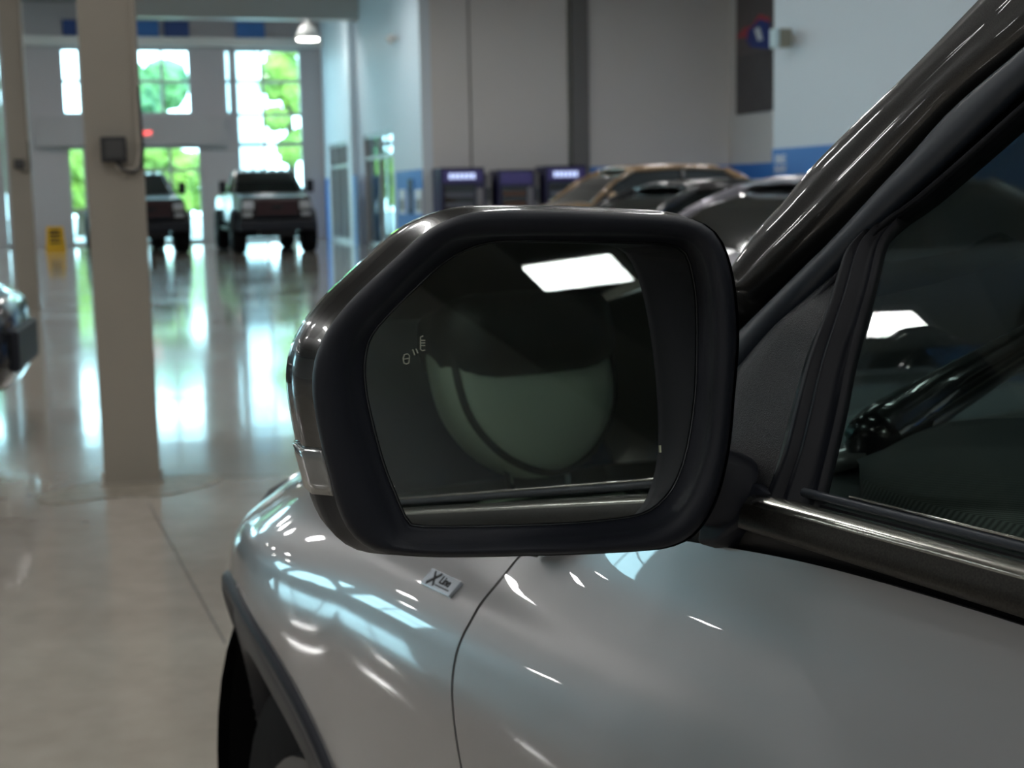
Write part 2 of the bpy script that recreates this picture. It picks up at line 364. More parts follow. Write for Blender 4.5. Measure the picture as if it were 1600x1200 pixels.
# ---- side wall with glass doors (u = U1)
def sr(x0, x1, ytop):
    v1, _ = side_vz(x0, 300); v0, _ = side_vz(x1, 300); zt = side_vz((x0 + x1) / 2, ytop)[1]
    return [v0, v1, 0.0, zt]
D1 = sr(570, 615, 203); S1 = sr(516, 556, 221)
D1[3] = side_vz(592, 206)[1]
holes_wall('wall_east', VG, VF, 0, HC, [D1, S1], lambda mb, a, b, c, d: bmb(U1, U1 + .25, a, b, c, d, mb), M['wall_white'])
def glazing(name, r, mulls, trs, m_frame, label_pull=False):
    v0, v1, z0, z1 = r; mb = MB(); w_ = .11
    for (a, b) in ((v0, v0 + w_), (v1 - w_, v1)) + tuple((q - w_ / 2, q + w_ / 2) for q in mulls): bmb(U1 + .04, U1 + .18, a, b, z0, z1, mb)
    for (a, b) in ((z0, z0 + w_), (z1 - w_, z1)) + tuple((q - w_ / 2, q + w_ / 2) for q in trs): bmb(U1 + .04, U1 + .18, v0, v1, a, b, mb)
    fo = struct(name, mb, m_frame)
    bmb(U1 + .10, U1 + .11, v0 + .03, v1 - .03, z0 + .03, z1 - .03).build('pane', M['pane'], fo)
    return fo
zd = side_vz(592, 245)[1]
d_ = glazing('door_1', D1, [(D1[0] + D1[1]) / 2], [zd], M['frame_alu'])
MB().tube([bld(U1 - .05, (D1[0] + D1[1]) / 2 - .2, .9), bld(U1 - .05, (D1[0] + D1[1]) / 2 - .2, 1.3)], .02, 8).build('door_handle', M['chrome'], d_, smooth=True)
glazing('window_30', S1, [S1[0] + (S1[1] - S1[0]) * k / 4 for k in (1, 2, 3)], [zd - .1], M['frame_alu'])
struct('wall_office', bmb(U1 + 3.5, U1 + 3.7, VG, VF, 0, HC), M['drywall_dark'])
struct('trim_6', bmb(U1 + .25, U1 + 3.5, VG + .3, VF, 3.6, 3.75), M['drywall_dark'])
# pilaster on that wall between the two glazings
pv = side_vz(560, 300)[0]
struct('trim_7', bmb(U1 - .22, U1, pv - .35, pv + .35, 0, HC), M['wall_white'])
for k, (a, b) in enumerate(((S1[1] + .2, S1[1] + .9), (D1[1] + .05, D1[1] + .6), (VG - .0, D1[0] - .4))):
    struct('trim_%d' % (8 + k), bmb(U1 - .02 - (0.21 if k == 1 else 0), U1 - (0.21 if k == 1 else 0), a, b, 0, 1.95), M['blue'])
# ---- grey back wall, side return, poster wall
VW = None
v_c = side_vz(1140, 300, U2)[0]
U2 = to_uv(plane_hit(1140, 300, bld(0, VG), BH))[0]
struct('wall_back', bmb(U1 + .25, U2, VG, VG + .3, 0, HC), M['wall_gray'])
ub = lambda x: to_uv(plane_hit(x, 150, bld(0, VG), BH))[0]
struct('trim_11', bmb(ub(892), ub(918), VG - .12, VG, 0, HC), M['pilaster'])
struct('trim_12', bmb(ub(733), ub(735.5), VG - .02, VG, 0, HC), M['pilaster'])
U3, V3 = [c for c in to_uv(plane_hit(1208, 300, np.array([3.97, 21.6, 0]), (0, 1, 0)))[:2]]
struct('wall_poster', bmb(U2, U2 + .25, V3, VG + .3, 0, HC), M['wall_gray'])
struct('wall_right', bmb(U3, U2 + .3, VB, V3, 0, HC), M['wall_white'])
struct('wall_south', bmb(UL - .3, U3, VB - .3, VB, 0, HC), M['wall_gray'])
struct('trim_13', bmb(ub(920), U2 - .02, VG - .02, VG, 0, 1.95), M['blue'])
struct('trim_14', bmb(U2 - .02, U2, V3, VG - .02, 0, 1.95), M['blue'])
struct('trim_15', bmb(U3 - .02, U3, VB, V3, 0, 1.95), M['blue'])
# left wall; its unseen high windows are added for cyan reflections on the fender
WL = [[v, v + 5.4, 2.4, 6.4] for v in (30.0, 37.0)]
holes_wall("wall_west", VB - .3, VF + .3, 0, HC, WL, lambda mb, a, b, c, d: bmb(UL - .3, UL, a, b, c, d, mb), M["wall_gray"])
for i, (a, b, c, d) in enumerate(WL):
    mb = MB()
    for q in (a, (a + b) / 2, b): bmb(UL - .2, UL - .08, q - .05, q + .05, c, d, mb)
    for q in (c, (c + d) / 2, d): bmb(UL - .2, UL - .08, a, b, q - .05, q + .05, mb)
    fo = struct('window_%d' % (40 + i), mb, M['frame_alu']); bmb(UL - .14, UL - .13, a, b, c, d).build('pane', M['pane'], fo)

# ---- exit sign
u_, z_ = far_uz(229, 209)
ex = empty('exit_sign', bld(u_, VF - .32, z_), B_ROT, 'small red lit exit sign on the header over the far entrance', 'exit sign')
bbox_obj('housing', M['white_metal'], ex, -.16, .16, -.04, .07, -.10, .10)
def text(body, size, name, m, parent, loc, rot, extr=0.002, align='CENTER', bold=False, shear=0):
    cu = bpy.data.curves.new(name, 'FONT'); cu.body = body; cu.size = size; cu.extrude = extr; cu.align_x = align; cu.align_y = 'CENTER'; cu.shear = shear
    if bold: cu.offset = size * 0.02
    tmp = bpy.data.objects.new('t', cu); COL.objects.link(tmp)
    bpy.context.view_layer.update()
    me = bpy.data.meshes.new_from_object(tmp.evaluated_get(bpy.context.evaluated_depsgraph_get())); bpy.data.objects.remove(tmp)
    me.materials.clear()
    return link(name, me, m, parent, loc=loc, rot=rot)
text('EXIT', .15, 'lettering', M['exit_red'], ex, (0, -.045, 0), (PI / 2, 0, 0), bold=True)

# ---- poster and loudspeaker, wall writing
pv0, pz0 = side_vz(1153, 180, U2); pv1, _ = side_vz(1206, 172, U2)
pw = pv0 - pv1
po = empty('poster', bld(U2 - .02, pv0, pz0), B_ROT, 'tall dark grey banner with a red and blue picture on the grey wall', 'poster')
bbox_obj('sheet', M['poster_grey'], po, -.03, 0, -pw - 1.5, 0, 0, 1.35)
bbox_obj('upper_sheet', M['poster_top'], po, -.03, 0, -pw - 1.5, 0, 1.35, 4.2)
def blob(poly, name, m, off):
    mb = MB(); mb.prism(poly, lambda p: (-.03 - off, p[0], p[1]), lambda p: (-.03, p[0], p[1])); mb.build(name, m, po)
def pp(x, y):
    v, z = side_vz(x, y, U2); return (v - pv0, z - pz0)
blob([pp(1153, 60), pp(1165, 44), pp(1178, 40), pp(1190, 22), pp(1206, 28), pp(1206, 75), pp(1175, 74), pp(1168, 58)], 'picture_red', M['red'], .004)
blob([pp(1172, 48), pp(1190, 30), pp(1206, 34), pp(1206, 77), pp(1176, 74), pp(1170, 64)], 'picture_blue', M['print_blue'], .007)
blob([pp(1182, 46), pp(1190, 42), pp(1196, 62), pp(1188, 64)], 'picture_white', M['print_white'], .010)
lsv, lsz = side_vz(1241, 60, U3)
sp = empty('wall_speaker', bld(U3, lsv, lsz), B_ROT, 'small beige box loudspeaker mounted high on the white wall', 'loudspeaker')
k_ = 1.0
bbox_obj('cabinet', mat('beige_box', (0.30, 0.30, 0.24), 0.6), sp, -.28, -.08, -.10, .10, -.13, .13, bevel=(.02, 2))
bbox_obj('bracket', M['white_metal'], sp, -.08, 0, -.05, .05, -.05, .05)
bbox_obj('front_plate', mat('pale_blue_plate', (.55, .7, .75), .5), sp, -.34, -.28, -.10, .10, -.13, .13)
tv, tz = side_vz(1222, 257, U3)
ws = empty('wall_lettering', bld(U3 - .022, tv, tz), B_ROT, 'white lettering on the blue band at the left end of the white wall', 'lettering')
t1_ = text('BE', .17, 'letters', M['print_white'], ws, (-.004, 0, .075), (PI / 2, 0, -PI / 2), bold=True); t1_.scale = (1.9, 1, 1)
t2_ = text('NW', .15, 'letters', M['print_white'], ws, (-.004, 0, -.075), (PI / 2, 0, -PI / 2), bold=True); t2_.scale = (1.35, 1, 1)

# ---- wall camera on east wall
sv, sz = side_vz(622, 61)
kc = empty('security_camera', bld(U1 - .001, sv, sz), B_ROT, 'small white dome camera high on the pale blue side wall', 'camera')
MB().lathe([(.02, -.30), (.11, -.22), (.12, -.12), (.10, -.10)], 'x', 16).build('dome', M['white_metal'], kc, smooth=True)
bbox_obj('bracket', M['white_metal'], kc, -.12, -.002, -.05, .05, -.04, .06)

# ---- lamps
def high_bay(loc, rz, label, group):
    t = empty('high_bay_lamp', loc, rz, label, 'ceiling lamp', group)
    bbox_obj('housing', M['white_metal'], t, -.17, .17, -.61, .61, 0, .07)
    bbox_obj('diffuser', M['lamp'], t, -.155, .155, -.59, .59, -.012, 0)
    for y in (-.45, .45): MB().tube([(0, y, .07), (0, y, .24)], .006, 6).build('hanger', M['frame_alu'], t)
    return t
LZ = 6.2
LROT = math.radians(38)
lp0 = None
mirror_lamp = c2w(-2.64 - .10, -8.22 - .32, LZ)          # the lamp the mirror shows
ul, vl, _ = to_uv(mirror_lamp)
spots = []
for iu in range(-3, 3):
    for iv in range(0, 9):
        u = ul + iu * 5.6; v = vl + iv * 5.2
        if not (UL + 1 < u < (U3 if v < V3 else U1) - 1 and VB + 1 < v < VF - 8.5): continue
        if (iu == 0 and iv >= 5) or (iu == -2 and iv in (3, 4)) or (iu == -3 and iv in (3, 4)) or (iu == 2 and v > 22): continue
        spots.append((u, v, LZ))
spots += [(-8.7, 7.7, LZ), (10.3, 24.0, LZ), (11.8, 21.5, LZ)]  # first shows in the door window; other two added to brighten the grey wall
spots += [(u, VF - 5.6, HC - .25) for u in (-14, -9, -4, 1, 5)]  # unseen lamps added behind the bulkhead to brighten the far wall
for (u, v, z) in spots:
    loc = bld(u, v, z)
    if lp0 is None: lp0 = high_bay(loc, LROT, 'long white lamp under the ceiling deck, hung in rows or added to brighten walls', 'lamps in rows under the ceiling')
    else: dup(lp0, loc, LROT)
    if (u, v) == (ul, vl): (lp0 if len(spots) and spots[0][:2] == (u, v) else bpy.data.objects[[o.name for o in bpy.data.objects if o.name.startswith('high_bay_lamp')][-1]])['label'] = 'long bright lamp shown reflected at the top of the door mirror glass'
    if (u, v) == (-8.7, 7.7): [o for o in bpy.data.objects if o.name.startswith('high_bay_lamp')][-1]['label'] = 'long bright lamp shown reflected in the front door window beside the mirror'
lu, lv = None, None
p = plane_hit(481, 61, (0, 0, 5.75), (0, 0, 1)); dl = empty('downlight', tuple(p), 0, 'round bright lamp under the far ceiling beside the side wall', 'ceiling lamp')
MB().lathe([(.01, 0), (.30, 0), (.30, -.03), (.01, -.03)], 'z', 24).build('lens', M['lamp_spot'], dl)
MB().lathe([(.33, 0.0), (.34, .05), (.2, .35), (.05, .4), (.04, 1.6)], 'z', 24).build('reflector', M['white_metal'], dl, smooth=True)

# ---- columns
CW = .118
cu0, cv0, _ = floor_uv(208, 757)
def column(u, v, label, bz=0.0):
    t = empty('column', bld(u, v, 0), B_ROT * 0 + math.radians(15.5), label, 'column', 'painted columns of the hall')
    bbox_obj('shaft', M['column'], t, -.133, .133, -.133, .133, 0, HC, bevel=(.008, 2))
    bbox_obj('base_plate', M['column'], t, -.15, .15, -.15, .15, 0, .012)
    c = MB().tube([(.115, -.15, HC), (.115, -.15, 2.0 + bz), (.115, -.16, 1.60 + bz), (.10, -.17, 1.52 + bz), (.02, -.17, 1.51 + bz), (-.01, -.16, 1.56 + bz)], .011, 8).build('conduit', M['column'], t, smooth=True)
    b = bbox_obj('control_box', M['box_dark'], t, -.062, .055, -.20, -.133, 1.55 + bz, 1.668 + bz, bevel=(.006, 2))
    bbox_obj('button_panel', mat('button_panel', (.05, .05, .05), .4), b, -.04, .04, -.206, -.20, 1.57 + bz, 1.65 + bz)
    MB().tube([(0, -.165, 1.56 + bz), (.03, -.175, 1.515 + bz), (.08, -.18, 1.50 + bz), (.12, -.17, 1.53 + bz), (.13, -.165, 1.60 + bz), (.125, -.16, 1.9 + bz)], .008, 8).build('cable', M['box_dark'], t, smooth=True)
    return t
cv0 += .133
column(cu0, cv0, 'nearest beige square column with a dark control box and conduit')
fu, fv, _ = floor_uv(46, 482)
column(fu, fv, 'farther beige square column at the left, beyond the black car nose', .25)
# rough ring of concrete round the column foot
px_ring = [(60, 778), (110, 762), (170, 752), (300, 742), (345, 745), (330, 756), (290, 768), (240, 776), (180, 776), (130, 784), (80, 788)]
pr = [plane_hit(x, y, (0, 0, 0), (0, 0, 1)) for x, y in px_ring]; pr = spline([p[:2] for p in pr], 4, True)
mb = MB(); mb.prism(list(pr), lambda p: (p[0], p[1], .0005), lambda p: (p[0], p[1], .004)); struct('trim_20', mb, M['floor_patch'])
# saw-cut joints in the slab
def joint(n, x0, y0, x1, y1, w_=.006):
    a = plane_hit(x0, y0, (0, 0, 0), (0, 0, 1)); b = plane_hit(x1, y1, (0, 0, 0), (0, 0, 1)); d = b - a; nrm = np.array([-d[1], d[0], 0]) / np.linalg.norm(d) * w_
    a = a - d * .0; mb = MB(); vs = [a + nrm, b + nrm, b - nrm, a - nrm]; mb.prism(vs, lambda p: (p[0], p[1], .0004), lambda p: (p[0], p[1], .0012)); struct('trim_%d' % n, mb, M['joint'])
joint(21, 232, 785, 352, 1005, .0025); joint(22, 0, 778, 160, 770, .002); joint(23, 250, 745, 440, 742, .002)

# ================================================================== OUTSIDE
struct('floor_outside', bmb(-70, 50, VF + .3, VF + 80, -.3, -.02), M['asphalt'])
def foliage(rx, rz, seed, m, parent, c):
    rnd = random.Random(seed); bm = bmesh.new()
    for k in range(9):
        q = Vector((c[0] + rnd.uniform(-.55, .55) * rx, c[1] + rnd.uniform(-.5, .5) * rx, c[2] + rnd.uniform(-.6, .6) * rz)); r = rx * rnd.uniform(.35, .6)
        g = bmesh.ops.create_icosphere(bm, subdivisions=3, radius=r, matrix=Matrix.Translation(q))
        for v in g['verts']:
            d = v.co - q; v.co = q + d * (1 + rnd.uniform(-.22, .22))
    me = bpy.data.meshes.new('foliage'); bm.to_mesh(me); bm.free(); return link('foliage', me, m, parent)
def tree(px, dist, h, r, m, label, seed, base=1.2):
    u = far_uz(px, 200, VF + dist)[0]
    t = empty('tree', bld(u, VF + dist, -.02), 0, label, 'tree')
    MB().tube([(0, 0, 0), (.1, 0, h * .3), (0, .1, h * .75)], [.22, .17, .08], 8).build('trunk', M['bark'], t)
    foliage(r, (h - base) * .5, seed, m, t, (0, 0, base + (h - base) * .5))
    return t
tree(228, 20, 9.0, 1.9, M['leaf'], 'dark green tree seen through the far window right of the near column', 1)
tree(238, 9, 4.3, 1.4, M['leaf_light'], 'light green bush tree behind the far entrance right of the near column', 2, .4)
tree(283, 13, 3.6, 1.1, M['leaf_light'], 'low bright green tree at the right edge of the middle far window', 3, .4)
tree(450, 10, 9.4, 1.25, M['leaf_light'], 'tall bright green tree behind the rightmost far window', 4, .6)
tree(118, 14, 5.2, 1.5, M['leaf_light'], 'green tree seen through the entrance glass left of the near column', 5, .5)
tree(-90, 15, 8.0, 3.0, M['leaf'], 'broad green tree outside the glazing at the far left', 6)
pb0 = far_uz(340, 200, VF + 20)[0]; pb1 = far_uz(408, 200, VF + 20)[0]
pb = empty('building', bld((pb0 + pb1) / 2, VF + 22, -.02), B_ROT, 'pale building outside, seen through the left half of the rightmost far window', 'building')
bbox_obj('wall', M['pale_building'], pb, -(pb1 - pb0) / 2, (pb1 - pb0) / 2, -2, 2, 0, 11)
bbox_obj('parapet', M['white_metal'], pb, -(pb1 - pb0) / 2 - .1, (pb1 - pb0) / 2 + .1, -2.1, 2.1, 11, 11.3)

# ================================================================== VENDING MACHINES AND STANDS
def vending(x0, x1, ytop, label, name='vending_machine', lit=True, depth=.8):
    u0, u1 = ub(x0), ub(x1); ztop = to_uv(plane_hit((x0 + x1) / 2, ytop, bld(0, VG - depth), BH))[2]
    s = (VG - depth - .0) / VG
    u0 *= s; u1 *= s
    t = empty(name, bld((u0 + u1) / 2, VG - .03 - depth / 2 - .12, 0), B_ROT, label, 'vending machine', 'machines along the grey wall'); w_ = (u1 - u0) / 2; d = depth / 2
    bbox_obj('cabinet', M['navy'], t, -w_, w_, -d, d, .05, ztop, bevel=(.02, 2))
    bbox_obj('sign_panel', M['screen_purple'], t, -w_ + .06, w_ - .06, -d - .015, -d, ztop - .32, ztop - .06)
    if lit:
        mb = MB()
        for k in range(6): mb.box(-w_ + .2 + k * (w_ * 2 - .4) / 6, -w_ + .2 + (k + .7) * (w_ * 2 - .4) / 6, -d - .022, -d - .015, ztop - .25, ztop - .13)
        mb.build('sign_lettering', M['screen_white'], t)
    bbox_obj('door_window', M['car_glass'], t, -w_ + .07, w_ * .55, -d - .02, -d, .5, ztop - .38)
    sh = MB(); rnd = random.Random(int(x0))
    for zz in (.62, .85, 1.08, 1.31):
        if zz + .16 < ztop - .4: sh.box(-w_ + .1, w_ * .5, -d - .024, -d - .02, zz, zz + .10)
    sh.build('product_row', mat('products_%d' % int(x0), (.10, .11, .14) if lit else (.12, .06, .04), .5), t)
    bbox_obj('coin_panel', M['grey_machine'], t, w_ * .62, w_ - .05, -d - .02, -d, .9, 1.5)
    bbox_obj('foot', M['box_dark'], t, -w_ + .05, w_ - .05, -d + .05, d - .05, 0, .05)
    return t
vending(682, 752, 262, 'tall dark purple vending machine nearest the corner with a lit sign')
vending(773, 830, 265, 'dark vending machine with unlit sign between two lit ones', lit=False)
vending(847, 912, 259, 'rightmost dark vending machine with bright lit sign behind the gold crossover')
for x0, x1, lab in ((755, 769, 'narrow grey payment machine between the first two vending machines'), (832, 844, 'narrow grey machine beside the rightmost vending machine')):
    u0, u1 = ub(x0) * .98 - .04, ub(x1) * .98 - .10
    t = empty('payment_kiosk', bld((u0 + u1) / 2, VG - .5, 0), B_ROT, lab, 'kiosk'); w_ = (u1 - u0) / 2
    bbox_obj('cabinet', M['grey_machine'], t, -w_, w_, -.3, .3, 0, 1.82, bevel=(.02, 2)); bbox_obj('screen', M['car_glass'], t, -w_ * .6, w_ * .6, -.31, -.3, 1.2, 1.5)
# posters on the pale side wall beside the corner
for x0, x1, lab, m in ((626, 636, 'narrow white notice on the pale side wall, left of the pair', 'print_white'), (651, 662, 'narrow white notice on the pale side wall, right of the pair', 'print_white'), (641, 646, 'slim dark stand between the two white notices', 'box_dark')):
    v1 = side_vz(x0, 300)[0]; v0 = side_vz(x1, 300)[0]; zt = side_vz((x0 + x1) / 2, 296 if m == 'print_white' else 280)[1]; zb = side_vz((x0 + x1) / 2, 334)[1]
    t = empty('wall_notice' if m == 'print_white' else 'brochure_rack', bld(U1 - .022, (v0 + v1) / 2, zb), B_ROT, lab, 'notice' if m == 'print_white' else 'rack')
    h_ = zt - zb; w_ = (v1 - v0) / 2
    bbox_obj('board', M[m], t, -.03, 0, -w_, w_, 0, h_); bbox_obj('panel', M['grey_machine'], t, -.04, -.03, -w_ * .7, w_ * .7, h_ * .15, h_ * .6)
# yellow caution sign
yu, yv, _ = floor_uv(88, 394)
ys = empty('caution_sign', bld(yu, yv, 0), B_ROT, 'yellow folding floor caution sign beyond the two columns', 'floor sign')
for sgn in (-1, 1):
    mb = MB().add([(-.27, sgn * .18, 0), (.27, sgn * .18, 0), (.22, sgn * .02, .70), (-.22, sgn * .02, .70), (-.27, sgn * .21, 0), (.27, sgn * .21, 0), (.22, sgn * .05, .70), (-.22, sgn * .05, .70)],
                  [(0, 1, 2, 3), (4, 7, 6, 5), (0, 4, 5, 1), (1, 5, 6, 2), (2, 6, 7, 3), (3, 7, 4, 0)])
    pn = mb.build('panel', M['yellow'], ys)
    if sgn < 0:
        mk = MB()
        for k, zz in enumerate((.25, .36, .47, .56)):
            yy = -.21 + .16 * zz / .7 - .006; mk.box(-.15, .15 - .04 * (k % 2), yy - .004, yy + .004, zz, zz + .05)
        mk.build('printed_marking', M['box_dark'], pn)

# ================================================================== BACKGROUND CARS
def wheel(parent, x, y, R, w, side, rimm, spokes=7, name='wheel'):
    z = R
    prof = [(R * .62, -w / 2), (R * .93, -w / 2), (R, -w * .36), (R, w * .36), (R * .93, w / 2), (R * .62, w / 2)]
    t = MB().lathe(prof, 'x', 36, (x, y, z)).build(name, M['tyre'], parent, smooth=True)
    f = x + side * (w / 2 - .015); mb = MB()
    mb.lathe([(R * .64, -.03), (R * .66, .01), (R * .60, .012), (R * .58, -.03)], 'x', 36, (f, y, z))
    for k in range(spokes):
        a = 2 * PI * k / spokes; ca, sa = math.cos(a), math.sin(a); hw = R * .06
        P = lambda r, o, dx: (f + dx, y + r * ca - o * sa, z + r * sa + o * ca)
        mb.add([P(0, -hw, -.02), P(R * .61, -hw, -.02), P(R * .61, hw, -.02), P(0, hw, -.02), P(0, -hw, .01), P(R * .61, -hw, .005), P(R * .61, hw, .005), P(0, hw, .01)],
               [(0, 3, 2, 1), (4, 5, 6, 7), (0, 1, 5, 4), (1, 2, 6, 5), (2, 3, 7, 6), (3, 0, 4, 7)])
    mb.lathe([(.01, -.02), (R * .16, -.02), (R * .16, .018), (.01, .02)], 'x', 20, (f, y, z))
    mb.build('rim', rimm, t, smooth=False)
    MB().lathe([(.01, -.01), (R * .60, -.01), (R * .60, 0), (.01, 0)], 'x', 30, (f - side * .06, y, z)).build('brake_disc', M['rim_dark'], t)
    return t
def body_ring(y, hw, zb, zm, zs, zt):
    h = [(0, zb), (.82 * hw, zb), (.96 * hw, zb + .08), (hw, zm), (.99 * hw, (zm + zs) / 2), (.965 * hw, zs), (.86 * hw, zt - .01), (.5 * hw, zt + .015), (0, zt + .02)]
    return [(x, y, z) for x, z in h] + [(-x, y, z) for x, z in h[-2:0:-1]]
def car(label, loc, rz, L, hw, stations, green, m, wheelR, wy, rimm, cat='car', name='car', lights=True):
    """stations: (y, hw factor, zb, zm, zs, zt); green: (y_wb, y_wt, y_rt, y_rb, z_belt_f, z_belt_r, z_roof)"""
    t = empty(name, loc, rz, label, cat)
    rings = [body_ring(y, hw * f, zb, zm, zs, zt) for (y, f, zb, zm, zs, zt) in stations]
    MB().loft(rings).build('body', m, t, smooth=True, subsurf=1)
    ywb, ywt, yrt, yrb, zbf, zbr, zr = green; hb, ht = hw * .90, hw * .68
    def gring(y, zb_, zt_, hwb, hwt): return [(-hwb, y, zb_), (hwb, y, zb_), (hwt, y, zt_), (0, y, zt_ + .025), (-hwt, y, zt_)]
    ym = (ywt + yrt) / 2
    # glasshouse: profile solid (front edge slopes)
    def prof(hx_b, hx_t, sh=0):
        return [(ywb, zbf, hx_b), (ywt + (ywb - ywt) * .45, zbf + (zr - zbf) * .60, hx_b + (hx_t - hx_b) * .6), (ywt, zr - .035, hx_t), (ym, zr, hx_t), (yrt, zr - .04, hx_t), (yrb, zbr, hx_b)]
    P = prof(hb, ht); n = len(P); vs = [(h, y, z) for y, z, h in P] + [(-h, y, z) for y, z, h in P] + [(hb, ym, zbr - .05), (-hb, ym, zbr - .05)]
    fs = [(i, i + 1, n + i + 1, n + i) for i in range(n - 1)]
    for off in (0, n):
        mid = 2 * n + (0 if off == 0 else 1)
        fs += [(off + i, off + i + 1, mid) for i in range(n - 1)]
    fs += [(0, 2 * n, 2 * n + 1, n), (n - 1, 2 * n, 2 * n + 1, 2 * n - 1)]
    MB().add(vs, fs).build('window_glass', M['car_glass'], t, bevel=(.03, 2))
    # roof skin
    rr = []
    for (y, dz, f) in ((ywt + .03, -.03, .98), (ywt - .12, .0, 1.02), (ym, .02, 1.03), (yrt + .1, 0, 1.02), (yrt - .06, -.04, .98)):
        zz = zr + dz; rr.append([(-ht * f - .01, y, zz - .03), (-ht * f * .6, y, zz + .02), (0, y, zz + .03), (ht * f * .6, y, zz + .02), (ht * f + .01, y, zz - .03)])
    MB().loft(rr, closed=False).build('roof', m, t, smooth=True, solid=(.04, 0))
    for sx in (-1, 1):
        def pt(k, dy=0, dx=.008): y, z, h = P[k]; return (sx * (h + dx), y + dy, z)
        MB().tube([pt(0), pt(1), pt(2)], .032, 6).build('pillar', m, t, smooth=True)
        MB().tube([pt(2, 0, .01), pt(3, 0, .01), pt(4, 0, .01)], .028, 6).build('roof_rail', m, t, smooth=True)
        MB().tube([pt(4), pt(5)], .055, 6).build('pillar', m, t, smooth=True)
        hB = (hb + ht) / 2; yb = ym + .02
        MB().tube([(sx * (hb + .004), yb, zbf), (sx * (ht + .01), yb - .05, zr)], .028, 6).build('pillar', M['gloss_black'], t, smooth=True)
        mo = MB().lathe([(.01, -.06), (.07, -.05), (.085, 0), (.07, .04), (.01, .05)], 'y', 14, (sx * (hw + .06), ywb - .25, zbf + .08)).build('side_mirror', m, t, smooth=True)
        MB().box(sx * hw * .9 - .03, sx * hw * .9 + .12 * sx, ywb - .27, ywb - .22, zbf + .01, zbf + .05).build('mirror_stem', M['plastic'], mo)
        for dy in (0.15, -.85):
            MB().tube([(sx * (hw + .005), ym + dy, zbf - .13), (sx * (hw + .03), ym + dy - .05, zbf - .12), (sx * (hw + .03), ym + dy - .16, zbf - .12), (sx * (hw + .005), ym + dy - .2, zbf - .13)], .012, 6).build('door_handle', M['chrome'], t, smooth=True)
        for y in wy:
            MB().lathe([(wheelR * 1.16, -.02), (wheelR * 1.2, .0), (wheelR * 1.16, .02), (wheelR * .4, .015), (wheelR * .4, -.02)], 'x', 36, (sx * (hw - .005), y, wheelR)).build('wheel_arch', M['deep_black'], t, smooth=True)
            wheel(t, sx * (hw - .09), y, wheelR, .23, sx, rimm)
        yf = stations[0][0]
        zf = stations[1][4]
        if lights:
            MB().add([(sx * hw * .55, yf + .01, zf - .10), (sx * hw * .93, yf - .22, zf - .08), (sx * hw * .97, yf - .38, zf - .0), (sx * hw * .60, yf - .04, zf - .0),
                      (sx * hw * .5, yf - .2, zf - .12), (sx * hw * .85, yf - .3, zf - .12), (sx * hw * .85, yf - .4, zf), (sx * hw * .5, yf - .2, zf)],
                     [(0, 1, 2, 3), (4, 7, 6, 5), (0, 4, 5, 1), (1, 5, 6, 2), (2, 6, 7, 3), (3, 7, 4, 0)]).build('headlight', M['headlight'], t, bevel=(.02, 2))
            yr = stations[-1][0]
            MB().box(min(sx * hw * .5, sx * hw * .93), max(sx * hw * .5, sx * hw * .93), yr - .02, yr + .2, .78, .92).build('tail_light', M['tail'], t, bevel=(.02, 2))
    yf = stations[0][0]
    gr = MB().box(-hw * .5, hw * .5, yf - .05, yf + .02, .42, .66).build('grille', M['plastic'], t, bevel=(.02, 2))
    return t
def sedan_st(L, h=0):
    a = L / 2
    return [(a, .62, .30, .45, .58, .62), (a - .10, .80, .22, .45, .66, .72), (a - .45, .94, .20, .50, .74, .82), (a - 1.0, 1.0, .20, .55, .84 + h, .93 + h), (a - 1.5, 1.0, .20, .55, .88 + h, .99 + h),
            (0, 1.0, .20, .55, .90 + h, .98 + h), (-a + 1.2, 1.0, .20, .55, .92 + h, 1.0 + h), (-a + .5, .95, .22, .55, .92 + h, 1.02 + h), (-a + .12, .85, .28, .55, .90 + h, .98 + h), (-a, .7, .34, .55, .80 + h, .86 + h)]
def place(px, py_depth, z=0):
    """world point on the floor seen under pixel column px at depth"""
    d = ray(px, 300); d = d / d[1]; p = CAM + d * py_depth; return (p[0], p[1], 0)
# gold crossover
car('bronze gold crossover with chrome roof rails parked before the vending machines', place(980, 22), math.radians(110), 4.75, .94,
    sedan_st(4.75, .24), (.95, .20, -1.35, -2.05, 1.20, 1.27, 1.71), M['gold'], .36, (1.42, -1.40), M['rim_silver'])
car('dark graphite sedan parked between the gold crossover and the pale silver car', place(1070, 14), math.radians(112), 4.8, .92,
    sedan_st(4.8, 0), (1.05, .25, -.95, -1.85, .93, .98, 1.41), M['dark_paint'], .34, (1.45, -1.4), M['rim_silver'])
car('pale silver sedan nearest behind the metallic black window pillar', place(1290, 10.5), math.radians(112), 4.7, .92,
    sedan_st(4.7, 0), (1.15, .35, -.95, -1.85, .93, .98, 1.415), M['lilac'], .34, (1.45, -1.4), M['rim_silver'])
# black car nose at the left edge
bx, by = -2.88, 8.4
car('glossy black car whose nose enters at the left edge', (bx - 2.35, by - .5, 0), math.radians(-78), 4.8, .95,
    [(y, f, zb + .06, zm, zs + .10, zt + .14) for (y, f, zb, zm, zs, zt) in sedan_st(4.8, .06)], (.95, .30, -1.35, -2.05, 1.10, 1.14, 1.62), M['black_paint'], .36, (1.42, -1.40), M['rim_dark'], lights=False)

